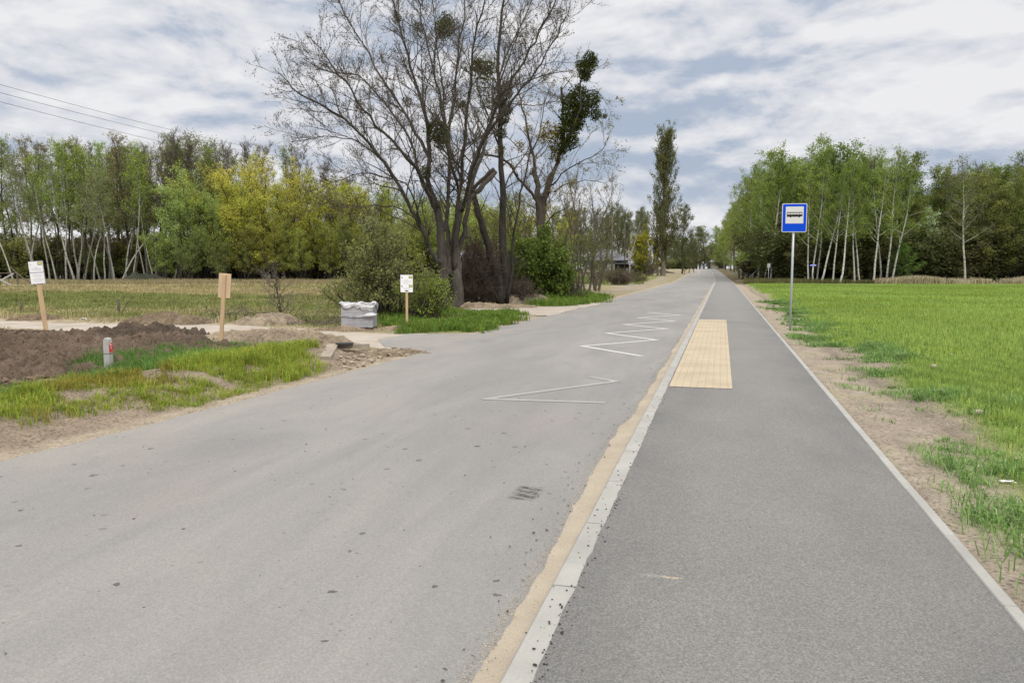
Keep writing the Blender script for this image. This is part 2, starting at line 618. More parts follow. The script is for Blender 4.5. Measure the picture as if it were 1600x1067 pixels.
def paint_shader(t):
    p = pos(t)
    n = t.noise(p, 22, 5, 0.75)
    n2 = t.noise(p, 3, 3)
    y = t.sep(p)[1]
    k = t.mapr(y, 12.5, 14.5, 0.27, 0.07)
    worn = t.mapr(t.m('ADD', t.m('MULTIPLY', n, .8), t.m('MULTIPLY', n2, .3)), t.m('SUBTRACT', 0.66, k), t.m('SUBTRACT', 0.76, k), 0.0, 0.85)
    return pbsdf(t, t.mix(worn, (0.50, 0.495, 0.48), (0.25, 0.245, 0.235)), 0.7, n, 0.1, 0.002)


M_PAINT = mat('worn_white_paint', paint_shader)


def tactile_shader(t):
    p = pos(t)
    br = t.n('ShaderNodeTexBrick', offset=0.0, squash=1.0)
    t.put(br.inputs['Vector'], t.scalev(p, (1, 1, 1), (0.08, 0.0, 0)))
    br.inputs['Color1'].default_value = (0.41, 0.345, 0.25, 1)
    br.inputs['Color2'].default_value = (0.435, 0.365, 0.268, 1)
    br.inputs['Mortar'].default_value = (0.345, 0.288, 0.205, 1)
    br.inputs['Scale'].default_value = 1.0
    br.inputs['Brick Width'].default_value = 0.1
    br.inputs['Row Height'].default_value = 0.2
    br.inputs['Mortar Size'].default_value = 0.005
    n = t.noise(p, 1.5, 4)
    n2 = t.noise(p, 60, 3)
    # a scuffed dusty trace crossing the slabs
    sc = t.noise(t.scalev(p, (.6, 2.2, 1)), 1.6, 4)
    f = t.m('MULTIPLY', t.mapr(n, 0.3, 0.7, 0.9, 1.08), t.mapr(n2, 0.3, 0.7, 0.94, 1.06))
    f = t.m('MULTIPLY', f, t.mapr(sc, 0.56, 0.7, 1.0, 0.88))
    return pbsdf(t, vscale(t, br.outputs[0], f), 0.8, n2, 0.2, 0.004)


M_TACT = mat('yellow_tactile_slabs', tactile_shader)


def blade_shader(t):
    a = t.n('ShaderNodeAttribute', attribute_name='Col').outputs['Color']
    d = t.n('ShaderNodeBsdfDiffuse')
    t.put(d.inputs[0], a)
    tr = t.n('ShaderNodeBsdfTranslucent')
    t.put(tr.inputs[0], a)
    m = t.n('ShaderNodeMixShader')
    m.inputs[0].default_value = 0.35
    t.put(m.inputs[1], d.outputs[0])
    t.put(m.inputs[2], tr.outputs[0])
    return m.outputs[0]


M_BLADE = mat('grass_blades', blade_shader)


def leaf_shader(t):
    oc = t.n('ShaderNodeObjectInfo').outputs['Color']
    p = objc(t)
    n = t.noise(p, 0.9, 3)
    g = t.n('ShaderNodeNewGeometry').outputs['Random Per Island']
    f = t.m('MULTIPLY', t.mapr(n, 0.3, 0.7, 0.72, 1.28), t.mapr(g, 0, 1, 0.6, 1.4))
    c = vscale(t, oc, f)
    d = t.n('ShaderNodeBsdfDiffuse')
    t.put(d.inputs[0], c)
    tr = t.n('ShaderNodeBsdfTranslucent')
    t.put(tr.inputs[0], c)
    m = t.n('ShaderNodeMixShader')
    m.inputs[0].default_value = 0.5
    t.put(m.inputs[1], d.outputs[0])
    t.put(m.inputs[2], tr.outputs[0])
    return m.outputs[0]


M_LEAF = mat('leaves', leaf_shader)


def bark_shader(t):
    oc = t.n('ShaderNodeObjectInfo').outputs['Color']
    p = objc(t)
    n = t.noise(t.scalev(p, (1, 1, 0.18)), 9, 5, 0.65)
    n2 = t.noise(p, 1.3, 3)
    f = t.m('MULTIPLY', t.mapr(n, 0.3, 0.7, 0.55, 1.4), t.mapr(n2, 0.3, 0.7, 0.8, 1.2))
    return pbsdf(t, vscale(t, oc, f), 0.95, n, 0.8, 0.03, spec=0.1)


M_BARK = mat('furrowed_bark', bark_shader)


def birch_shader(t):
    oc = t.n('ShaderNodeObjectInfo').outputs['Color']
    p = objc(t)
    n = t.noise(t.scalev(p, (1, 1, 4.0)), 2.0, 4, 0.7)
    z = t.sep(p)[2]
    dk = t.mapr(n, 0.50, 0.60, 0.0, 0.8)
    low_ = t.mapr(z, 0.0, 1.4, 0.5, 0.0)
    hi = t.mapr(z, 7.0, 12.0, 0.0, 0.55)
    c = t.mix(t.m('MAXIMUM', t.m('MAXIMUM', dk, low_), hi), oc, (0.06, 0.052, 0.045))
    return pbsdf(t, c, 0.85, n, 0.2, 0.02, spec=0.15)


M_BIRCH = mat('birch_bark', birch_shader)
M_TWIG = simple('brown_twigs', (0.085, 0.070, 0.058), 0.9, 0.25, 2.0, 0.0)
M_TWIGG = simple('grey_twigs', (0.10, 0.088, 0.076), 0.9, 0.25, 2.0, 0.0)
M_BUD = simple('reddish_buds', (0.075, 0.058, 0.042), 0.9, 0.3, 6.0, 0.0)
M_GALV = simple('galvanised_steel', (0.42, 0.44, 0.46), 0.45, 0.08, 6, 0.05, metal=0.35)
M_BLUE = simple('blue_retroreflective', (0.002, 0.06, 0.60), 0.7, 0.03, 3, 0.0, spec=0.12)
M_WHITE = simple('white_sheet', (0.80, 0.80, 0.82), 0.9, 0.03, 4, 0.0, spec=0.05)
M_SIGNW = simple('white_reflective', (0.62, 0.61, 0.625), 0.9, 0.03, 4, 0.0, spec=0.05)
M_BLACK = simple('black_film', (0.012, 0.012, 0.014), 0.5, 0.1, 4, 0.0)
M_INK = simple('grey_print', (0.42, 0.42, 0.45), 0.7, 0.1, 40, 0.0)
M_YEL = simple('yellow_print', (0.60, 0.56, 0.14), 0.6, 0.1, 10, 0.0)
M_DKY = simple('dark_olive_print', (0.12, 0.11, 0.07), 0.6, 0.1, 10, 0.0)
M_WOOD = simple('raw_pine', (0.50, 0.355, 0.215), 0.75, 0.16, 5, 0.15, stretch=(6, 6, .6))
M_PLY = simple('plywood', (0.58, 0.42, 0.29), 0.75, 0.10, 4, 0.1, stretch=(5, 1, .6))
M_OLDWOOD = simple('weathered_wood', (0.115, 0.095, 0.075), 0.9, 0.3, 6, 0.4, stretch=(4, 4, .5))
M_POSTC = simple('cast_concrete', (0.40, 0.40, 0.39), 0.85, 0.10, 9, 0.3)
M_RED = simple('red_plate', (0.66, 0.03, 0.035), 0.45, 0.05, 6, 0.0, spec=0.5)
M_FILM = simple('crumpled_white_film', (0.50, 0.50, 0.525), 0.35, 0.06, 5, 0.5, spec=0.6)
M_GREYBLK = simple('grey_paver_stack', (0.34, 0.34, 0.36), 0.85, 0.12, 7, 0.25)
M_WALL = simple('rendered_wall', (0.30, 0.28, 0.255), 0.9, 0.1, 2, 0.1)
M_ROOF = simple('dark_roof_tiles', (0.11, 0.11, 0.135), 0.5, 0.15, 5, 0.2)
M_PALEROOF = simple('pale_sheet_roof', (0.55, 0.58, 0.63), 0.4, 0.06, 3, 0.0)
M_GLASS = simple('window_glass', (0.03, 0.033, 0.04), 0.15, 0.05, 3, 0.0, spec=0.8)
M_STONE = simple('field_stone', (0.36, 0.30, 0.245), 0.85, 0.15, 7, 0.4)
M_RUBBER = simple('black_hose', (0.03, 0.03, 0.032), 0.6, 0.1, 7, 0.0)
M_CAR = simple('white_car_paint', (0.6, 0.6, 0.62), 0.3, 0.03, 3, 0.0, spec=0.6)


def attr_rock(t):
    a = t.n('ShaderNodeAttribute', attribute_name='Col').outputs['Color']
    n = t.noise(pos(t), 25, 3)
    return pbsdf(t, vscale(t, a, t.mapr(n, 0.3, 0.7, 0.8, 1.2)), 0.95, n, 0.4, 0.02, spec=0.1)


M_ROCK = mat('clods_and_stones', attr_rock)

# ------------------------------------------------------------------ layout (world metres)
XL = lambda y: np.interp(y, [-8, 5.3, 9, 12.7, 14.6, 19.6, 23, 28.7, 40, 100], [-6.25, -6.12, -5.95, -5.88, -5.86, -6.25, -6.22, -6.02, -5.85, -5.9])
P_ = lambda L, z=-0.1: [G(a, b, z) for a, b in L]
TRACK = P_([(-300, 489), (0, 499), (150, 505), (300, 506), (390, 508), (470, 511), (560, 517), (640, 519.5), (730, 521), (730, 546), (668, 549), (600, 543), (520, 540), (470, 533), (400, 524), (300, 524), (150, 520), (0, 511.5), (-300, 504)])
MOUTH = P_([(760, 521), (640, 521.5), (590, 530), (600, 541), (668, 548.5), (760, 548)])
DARK = P_([(-60, 512), (60, 516), (240, 521), (290, 531), (300, 548), (200, 560), (110, 580), (40, 600), (-60, 622)])
VERGE = P_([(-200, 640), (0, 618), (60, 607), (110, 575), (190, 562), (280, 552), (400, 542), (460, 545), (505, 566), (500, 585), (380, 612), (200, 655), (90, 672), (0, 682), (-200, 700)])
GRASS2 = P_([(590, 488), (700, 484), (740, 490), (800, 488), (806, 503), (745, 519), (640, 519), (600, 508)])
GRASS3 = P_([(822, 462), (900, 455), (950, 464), (935, 474), (860, 480), (828, 476)])
YARD = P_([(650, 489), (720, 470), (800, 462), (860, 452), (900, 447), (1000, 424), (1120, 421.5), (1060, 436), (1000, 453), (950, 472), (870, 491), (810, 506), (760, 500)])
TRACK2 = P_([(700, 478), (760, 478), (830, 479), (880, 478), (960, 466), (955, 472), (880, 491), (850, 496), (800, 489), (740, 488)])
GREENB = [P_([(920, 440), (990, 431), (1032, 433), (1020, 438), (960, 446), (925, 447)]), P_([(985, 428), (1010, 426), (1008, 430), (975, 430)])]


def hz(x, y):
    """height of the ground (without road and path)"""
    x = np.asarray(x, float)
    y = np.asarray(y, float)
    b = bend(y)
    z = rise(y)
    xr = x - b
    right = sstep(1.4, 1.9, xr)
    und = (fbm(x * .35, y * .35, 5, 4) - .5)
    zr = -0.015 - 0.03 * right * (1 - sstep(2.3, 3.0, xr)) + right * und * 0.10 + sstep(2.4, 3.4, xr) * 0.05
    le = XL(np.clip(y, -8, 100))
    dl = le - xr                               # distance beyond the left asphalt edge
    berm = np.exp(-((dl - 1.7) / 0.9) ** 2) * 0.24 * (1 - sstep(12.6, 14.6, y)) * sstep(0.35, 0.7, dl)
    berm += np.exp(-((dl - 1.4) / 0.8) ** 2) * 0.12 * sstep(20.5, 21.5, y) * (1 - sstep(24, 25.5, y))
    hum = (fbm(x * 1.7, y * 1.7, 9, 4) - .5) * 0.16 * sstep(0.4, 1.0, dl) * (1 - sstep(14, 15, y))
    far = sstep(1.5, 8, dl)
    zl = -0.115 + berm + hum + far * (und * 0.22 + 0.03)
    tr = sstep(-0.3, 0.4, poly_sd(x, y, TRACK))
    tr = np.maximum(tr, sstep(-.3, .2, poly_sd(x, y, MOUTH)))
    zl = zl * (1 - tr) + (-0.125) * tr
    return z + np.where(xr > -0.75, zr, zl)


def hz1(x, y):
    return float(hz(np.array([x]), np.array([y]))[0])


C = lambda *a: np.array(a)
def ground_col(x, y):
    n = fbm(x * .5, y * .5, 31, 5)[:, None]
    n2 = fbm(x * 2.3, y * 2.3, 41, 4)[:, None]
    ns = fbm(x * .05, y * .22, 51, 4)[:, None]
    b = bend(y)
    xr = (x - b)
    sand = C(.35, .285, .215) * (0.85 + .3 * n2)
    soil = C(.19, .15, .115) * (0.75 + .5 * n2)
    dark = C(.105, .078, .058) * (0.6 + .8 * n2)
    green = C(.185, .205, .075) * (0.7 + .6 * n)
    straw = C(.34, .285, .165) * (0.8 + .4 * n)
    crop = C(.20, .28, .055) * (0.8 + .4 * n)
    out = np.zeros((len(x), 3))
    # left meadow
    d = np.hypot(x, y)
    camd = (-x * math.sin(YAW) + y * math.cos(YAW))
    dry = sstep(.42, .72, ns[:, 0] + 0.26 * sstep(38, 62, camd) * (.45 + .55 * sstep(-16, -50, x)) - .05 + .10 * n2[:, 0])[:, None] * .85
    col = green * (1 - dry) + straw * dry
    col = col * (0.85 + .3 * n2)
    near = (1 - sstep(13.8, 15.2, y - (-6 - x) * 0.15))[:, None] * (xr < -6)[:, None]
    col = col * (1 - near) + (soil * .55 + sand * .45) * near
    m = sstep(-.5, .3, poly_sd(x, y, YARD) + (n[:, 0] - .5) * 2)[:, None]
    yard = sand * C(.88, .92, .98) * (1 - sstep(.40, .56, n)) + (straw * .45 + soil * .25 + green * .3) * sstep(.40, .56, n)
    col = col * (1 - m) + yard * m
    for pg in (GRASS2, GRASS3, *GREENB):
        m = sstep(-.25, .25, poly_sd(x, y, pg) + (n2[:, 0] - .5) * .5)[:, None]
        col = col * (1 - m) + green * m
    m = sstep(-.8, .5, poly_sd(x, y, TRACK) + (n2[:, 0] - .5) * .9)[:, None]
    col = col * (1 - m) + sand * 1.05 * m
    m = sstep(-.3, .3, poly_sd(x, y, DARK) + (n2[:, 0] - .5) * .8)[:, None]
    col = col * (1 - m) + dark * m
    # shoulder
    dl = XL(np.clip(y, -8, 100)) - xr
    m = ((1 - sstep(.28, .5, dl + (n2[:, 0] - .5) * .3)) * (dl > -1))[:, None]
    col = col * (1 - m) + C(.37, .31, .235) * (.92 + .16 * n2) * m
    # woods floor
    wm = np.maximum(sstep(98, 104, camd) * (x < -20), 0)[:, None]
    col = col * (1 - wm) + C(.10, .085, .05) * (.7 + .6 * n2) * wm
    # right side
    e = 2.62 - .45 * (1 - sstep(8, 12, y)) + 0.35 * np.sin(y * .9) * .5 + (n[:, 0] - .5) * 1.3
    fm = sstep(-.25, .35, xr - e)[:, None]
    rut = (np.exp(-((xr - 2.25 - .12 * np.sin(y * .3)) / .12) ** 2) * sstep(.42, .55, n2[:, 0] + .1))[:, None]
    vs = C(.335, .285, .225) * (0.72 + .56 * n2)
    vs = vs * (1 - .35 * rut)
    tuft = sstep(.60, .68, n2)
    vs = vs * (1 - .25 * tuft) + green * .25 * tuft
    dm = sstep(1.9, 2.6, xr)[:, None] * .4
    vs = vs * (1 - dm) + soil * 1.1 * dm
    rc = vs * (1 - fm) + crop * fm
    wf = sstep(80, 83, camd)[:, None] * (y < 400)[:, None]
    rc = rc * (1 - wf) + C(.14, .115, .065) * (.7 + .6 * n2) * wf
    k = (xr > -0.75)[:, None]
    return np.where(k, rc, col)


def axis(a, fine0, fine1, b, s, g=1.12, cap=14):
    L = list(np.arange(fine0, fine1, s))
    st, v = s, fine1
    while v < b:
        L.append(v)
        st = min(st * g, cap)
        v += st
    L.append(b)
    st, v, LL = s, fine0, []
    while v > a:
        st = min(st * g, cap)
        v -= st
        LL.append(max(v, a))
    return np.array(LL[::-1] + L)


def build_ground():
    xs = axis(-420, -17, 4.2, 420, 0.10, 1.05)
    ys = axis(-25, 2.5, 30, 900, 0.10, 1.03)
    X, Y = np.meshgrid(xs, ys)
    x, y = X.ravel(), Y.ravel()
    z = hz(x, y)
    xr = x - bend(y)
    le = XL(np.clip(y, -8, 100))
    on = (xr > le + .12) & (xr < 1.33) & (y < 425)
    on |= poly_sd(x, y, MOUTH) > 0.12
    z = np.where(on, z - 0.09, z)
    z = np.where((xr > 1.33) & (xr < 1.45), rise(y) - .02, z)
    V = np.stack([x, y, z], 1)
    nx, ny = len(xs), len(ys)
    i = (np.arange(ny - 1)[:, None] * nx + np.arange(nx - 1)[None]).ravel()
    F = np.stack([i, i + 1, i + nx + 1, i + nx], 1)
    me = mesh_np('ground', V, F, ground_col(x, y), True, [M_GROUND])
    link('ground', me, kind='structure')


build_ground()


def strip(name, ys, xa, xb, z, m, kind='structure', nx=2):
    """sheet between two edge curves"""
    ys = np.asarray(ys, float)
    xa = np.broadcast_to(xa, ys.shape)
    xb = np.broadcast_to(xb, ys.shape)
    t = np.linspace(0, 1, nx)[None]
    X = xa[:, None] * (1 - t) + xb[:, None] * t + bend(ys)[:, None]
    Y = np.repeat(ys[:, None], nx, 1)
    Z = np.broadcast_to(z, X.shape) + rise(ys)[:, None]
    i = (np.arange(len(ys) - 1)[:, None] * nx + np.arange(nx - 1)[None]).ravel()
    F = np.stack([i, i + 1, i + nx + 1, i + nx], 1)
    me = mesh_np(name, np.stack([X, Y, Z], -1).reshape(-1, 3), F, None, True, [m])
    return link(name, me, kind=kind)


rng = np.random.default_rng(11)
YS = np.concatenate([np.arange(-6, 30, .1), np.arange(30, 110, .5), np.arange(110, 430, 4)])
wob = (fbm(YS * 1.3, YS * 0 + 3, 71, 4) - .5) * .14
strip('road', YS, XL(np.clip(YS, -8, 100)) + wob * .7, -0.78, -0.10, M_ROAD)
# asphalt throat of the side road
mp = [(p[0], p[1]) for p in MOUTH]
bmv = [(x, y, -0.104) for x, y in mp]
F = [(0, i + 1, i + 2) for i in range(len(bmv) - 2)]
me = bpy.data.meshes.new('road')
me.from_pydata(bmv, [], [tuple(range(len(bmv)))[::-1]])
me.materials.append(M_ROAD)
link('road', me, kind='structure')
# gravel track, a sheet just over the levelled ground
def sheet_poly(name, poly, m, z, step=.25, jitter=.35, seed=3):
    xs = np.arange(min(p[0] for p in poly) - 1, max(p[0] for p in poly) + 1, step)
    ys = np.arange(min(p[1] for p in poly) - 1, max(p[1] for p in poly) + 1, step)
    X, Y = np.meshgrid(xs, ys)
    x, y = X.ravel(), Y.ravel()
    sd = poly_sd(x, y, poly) + (fbm(x * 1.4, y * 1.4, seed, 4) - .5) * jitter * 2
    nx = len(xs)
    i = (np.arange(len(ys) - 1)[:, None] * nx + np.arange(nx - 1)[None]).ravel()
    F = np.stack([i, i + 1, i + nx + 1, i + nx], 1)
    F = F[(sd[F] > 0).all(1)]
    zz = z(x, y) - .05 * (1 - sstep(0, .35, sd))
    me = mesh_np(name, np.stack([x, y, zz], 1), F, None, True, [m])
    return link(name, me, kind='structure')


sheet_poly('side_track', TRACK, M_TRACK, lambda x, y: hz(x, y) + .014, .15)
sheet_poly('side_track', TRACK2, M_TRACK, lambda x, y: hz(x, y) + .03, .3)

# path, tactile slabs, kerb, edging
ey = (fbm(YS * 13, YS * 0, 77, 4) - .5) * .026 + .006
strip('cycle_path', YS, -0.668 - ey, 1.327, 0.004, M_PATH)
strip('tactile_paving', np.arange(10.55, 25.0, .2), -0.655, 0.175, 0.010, M_TACT)
# slab studs
MBs = MB()
gx = np.arange(-0.635, .165, .05)
gy = np.arange(10.60, 24.7, .05)
GX, GY = np.meshgrid(gx, gy)
s_ = .011
b0 = np.stack([GX.ravel(), GY.ravel(), np.full(GX.size, .010)], 1)
V = np.stack([b0 + (-s_ * 1.5, -s_ * 1.5, 0), b0 + (s_ * 1.5, -s_ * 1.5, 0), b0 + (s_ * 1.5, s_ * 1.5, 0), b0 + (-s_ * 1.5, s_ * 1.5, 0),
              b0 + (-s_, -s_, .005), b0 + (s_, -s_, .005), b0 + (s_, s_, .005), b0 + (-s_, s_, .005)], 1).reshape(-1, 3)
FQ = np.array([(4, 5, 6), (4, 6, 7), (0, 1, 5), (0, 5, 4), (1, 2, 6), (1, 6, 5), (2, 3, 7), (2, 7, 6), (3, 0, 4), (3, 4, 7)])
MBs.add(V, (np.arange(len(b0))[:, None, None] * 8 + FQ[None]).reshape(-1, 3))
link('paving_studs', MBs.mesh('paving_studs', [M_TACT]), kind='structure')


def kerb(name, x0, x1, ztop, depth, y0, y1, ln=1.0, gap=.011, bev=.01, chips=0.0):
    m = MB()
    y = y0
    r = random.Random(5)
    while y < y1:
        L = ln if y < 40 else (4 if y < 120 else 8)
        a, b = y + (gap / 2 if y < 60 else 0), y + L - (gap / 2 if y < 60 else 0)
        ba, bb = float(bend(a)), float(bend(b))
        ra, rb = float(rise(a)), float(rise(b))
        j = r.uniform(-.002, .002)
        V = []
        for yy, bx, rz in ((a, ba, ra), (b, bb, rb)):
            V += [(x0 + bx + j, yy, ztop - depth + rz), (x0 + bx + j, yy, ztop - bev + rz), (x0 + bev + bx + j, yy, ztop + rz),
                  (x1 - bev * .5 + bx + j, yy, ztop + rz), (x1 + bx + j, yy, ztop - bev * .5 + rz), (x1 + bx + j, yy, ztop - depth + rz)]
        F = []
        for i in range(5):
            F += [(i, i + 1, i + 7), (i, i + 7, i + 6)]
        F += [(0, 5, 4), (0, 4, 1), (1, 4, 3), (1, 3, 2), (6, 10, 11), (6, 7, 10), (7, 9, 10), (7, 8, 9)]
        m.add(V, F)
        y += L
    return link(name, m.mesh(name, [M_CONC]), kind='structure')


kerb('kerb', -0.80, -0.655, 0.0, .2, -5.3, 99)
kerb('kerb', -0.80, -0.655, 0.0, .2, 103, 420)
kerb('path_edging', 1.325, 1.39, 0.012, .15, -5, 98, ln=1.0, gap=.004, bev=.006)
kerb('path_edging', 1.325, 1.39, 0.012, .15, 104, 420, ln=1.0, gap=.004, bev=.006)
# joint filler under the kerb gaps
strip('kerb_joint_filler', [-6, 60], -0.79, -0.665, -0.03, M_OLDWOOD)

# sand drift against the kerb
ys = np.concatenate([np.arange(1.0, 14, .02), np.arange(14, 96, .1)])
wv = np.interp(ys, [0, 4.1, 6.1, 7.7, 10, 14, 40, 95], [.15, .16, .21, .22, .16, .15, .16, .15]) + (fbm(ys * 1.1, ys * 0 + 9, 13, 5) - .5) * .10 + (fbm(ys * 9, ys * 0 + 2, 15, 4) - .5) * .035
xa = -0.80 - np.clip(wv, .06, .5)
X = np.stack([xa, xa * .6 + -.8 * .4, xa * .25 - .8 * .75, np.full(len(ys), -.795)], 1)
Z = np.stack([np.full(len(ys), -.1015), np.full(len(ys), -.090), np.full(len(ys), -.078), np.full(len(ys), -.068)], 1)
Vv = np.stack([X, np.repeat(ys[:, None], 4, 1), Z], -1).reshape(-1, 3)
i = (np.arange(len(ys) - 1)[:, None] * 4 + np.arange(3)[None]).ravel()
link('sand_drift', mesh_np('sand_drift', Vv, np.stack([i, i + 1, i + 5, i + 4], 1), None, True, [M_SAND]), kind='stuff')

# zigzag bus stop markings
def zig(pts, w, name='road_markings'):
    m = MB()
    P = [Vector((*G(a, b, -0.096), 0)) for a, b in pts]
    n = 0
    V, F = [], []
    for a, b in zip(P[:-1], P[1:]):
        d = (b - a)
        d.normalize()
        s = Vector((-d.y, d.x, 0)) * w / 2
        a2, b2 = a - d * w * .3, b + d * w * .3
        V += [(*(a2 - s).xy, -0.0955 + .0006 * (n % 2)), (*(b2 - s).xy, -0.0955 + .0006 * (n % 2)), (*(b2 + s).xy, -0.0955 + .0006 * (n % 2)), (*(a2 + s).xy, -0.0955 + .0006 * (n % 2))]
        F.append((n * 4, n * 4 + 1, n * 4 + 2, n * 4 + 3))
        n += 1
    me = bpy.data.meshes.new(name)
    me.from_pydata(V, [], F)
    me.materials.append(M_PAINT)
    return link(name, me, kind='structure')


zig([(941, 628.6), (759, 623), (963, 595.6), (925, 589)], .12)
zig([(1001, 556), (910, 540.6), (1026, 531), (948, 520.5), (1042, 513.6), (976, 507), (1054, 501.5), (996, 496.3), (1063, 492.5), (1013, 488)], .13)

# ------------------------------------------------------------------ trees
def unit(v):
    return v / (np.linalg.norm(v, axis=-1, keepdims=True) + 1e-9)


def polyl(rng, p, d, L, n, wander, up):
    P = [np.array(p, float)]
    d = np.array(d, float)
    for _ in range(n):
        d = d + rng.normal(size=3) * wander
        d[2] += up
        d /= np.linalg.norm(d) + 1e-9
        P.append(P[-1] + d * L / n)
    return np.array(P)


def interp_poly(P, t):
    """points and directions at parameters t (0..1) of a polyline"""
    n = len(P) - 1
    f = np.clip(np.asarray(t) * n, 0, n - 1e-6)
    i = f.astype(int)
    k = (f - i)[:, None]
    return P[i] * (1 - k) + P[i + 1] * k, unit(P[i + 1] - P[i])


def side_dir(rng, d, ang):
    """directions at an angle from d, random azimuth"""
    d = np.atleast_2d(d)
    r = rng.normal(size=d.shape)
    s = unit(r - (r * d).sum(1, keepdims=True) * d)
    a = np.asarray(ang)
    if a.ndim:
        a = a[:, None]
    return d * np.cos(a) + s * np.sin(a)


def dress(mb, rng, lines, sp):
    """fine branches, twigs and leaves on a list of (polyline, base radius)"""
    tP, tD = [], []
    for P, r in lines:
        L = np.linalg.norm(P[-1] - P[0])
        k = max(2, int(sp['sub'] * L))
        t = rng.uniform(sp.get('sub0', .2), 1.0, k)
        B, D = interp_poly(P, t)
        D2 = side_dir(rng, D, rng.uniform(R_(25), R_(60), k))
        for b, d2, tt in zip(B, D2, t):
            l = sp['subl'] * rng.uniform(.5, 1.2) * (1.15 - .6 * tt)
            Q = polyl(rng, b, d2, l, 3, .12, sp['subup'])
            mb.tube(Q, np.linspace(min(r * .5, sp.get('subr', .012)), .004, 4), 3, 0)
            m = sp['twig']
            q, dd = interp_poly(Q, rng.uniform(.1, 1, m))
            tP.append(q)
            tD.append(dd)
    if not tP:
        return
    P = np.concatenate(tP)
    D = np.concatenate(tD)
    n = len(P)
    T = side_dir(rng, D, rng.uniform(.2, .9, n))
    T[:, 2] += sp['twup']
    T = unit(T)
    l = (sp['twl'] * rng.uniform(.4, 1.2, n))[:, None]
    P1 = P + T * l * .5
    T2 = T + rng.normal(size=(n, 3)) * .2
    T2[:, 2] += sp['twup'] * .8
    P2 = P1 + unit(T2) * l * .5
    mb.ribbons(P, P1, P2, sp.get('tww', .006), rng, 0)
    k = sp['leaf']
    if k:
        s = rng.uniform(.15, 1.05, (n, k, 1))
        Lp = P[:, None] * (1 - s) + P2[:, None] * s + rng.normal(size=(n, k, 3)) * sp.get('lj', .08)
        Lp = Lp.reshape(-1, 3)
        if sp.get('keepf'):
            Lp = Lp[rng.uniform(size=len(Lp)) < sp['keepf'](Lp)]
        mb.leaves(Lp, sp['ls'], rng, 1, up=.3)


def make_tree(seed, H, r0, sp):
    rng = np.random.default_rng(seed)
    tk, cr = MB(), MB()
    lines = []
    stems = sp.get('stems', 1)
    for s in range(stems):
        if stems == 1:
            d = np.array([rng.normal() * sp.get('lean', .05), rng.normal() * sp.get('lean', .05), 1])
            Hs, rs, b = H, r0, np.zeros(3)
        else:
            a = s * 6.283 / stems + rng.uniform(-.4, .4)
            q = sp.get('spread', .35) * rng.uniform(.4, 1.2)
            d = np.array([math.cos(a) * q, math.sin(a) * q, 1])
            Hs, rs = H * rng.uniform(.75, 1), r0 * rng.uniform(.6, 1)
            b = np.array([math.cos(a), math.sin(a), 0]) * r0 * .8
        b = b - np.array([0, 0, .3])
        T = polyl(rng, b, unit(d), Hs / max(.8, unit(d)[2]), 10, sp.get('wob', .05), sp.get('tup', .05))
        tt = np.linspace(0, 1, 11)
        rr = rs * (1 - tt) ** .85 + .012
        rr[0] *= 1.35
        tk.tube(T, rr, 7, 0)
        n = sp['limbs']
        ts = sp['c0'] + (.98 - sp['c0']) * (np.arange(n) + rng.uniform(-.3, .3, n)) / n
        B, D = interp_poly(T, ts)
        az = np.arange(n) * 2.4 + rng.uniform(-.4, .4, n)
        for k in range(n):
            u = (ts[k] - sp['c0']) / (1 - sp['c0'])
            a = R_(sp['a0'] * (1 - u) + sp['a1'] * u) * rng.uniform(.8, 1.2)
            d = np.array([math.cos(az[k]) * math.sin(a), math.sin(az[k]) * math.sin(a), math.cos(a)])
            L = sp['L'] * sp['shape'](u) * rng.uniform(.7, 1.25)
            Q = polyl(rng, B[k], d, L, 5, .1, sp['lup'])
            rk = max(.012, np.interp(ts[k], tt, rr) * .45)
            tk.tube(Q, np.linspace(rk, .008, 6), 4, 0)
            lines.append((Q, rk))
        lines.append((T[-4:], .03))
    dress(cr, rng, lines, sp)
    return tk, cr


def crown_keep(z0, z1, lo, hi):
    return lambda P: np.interp(P[:, 2], [z0, z1], [lo, hi])


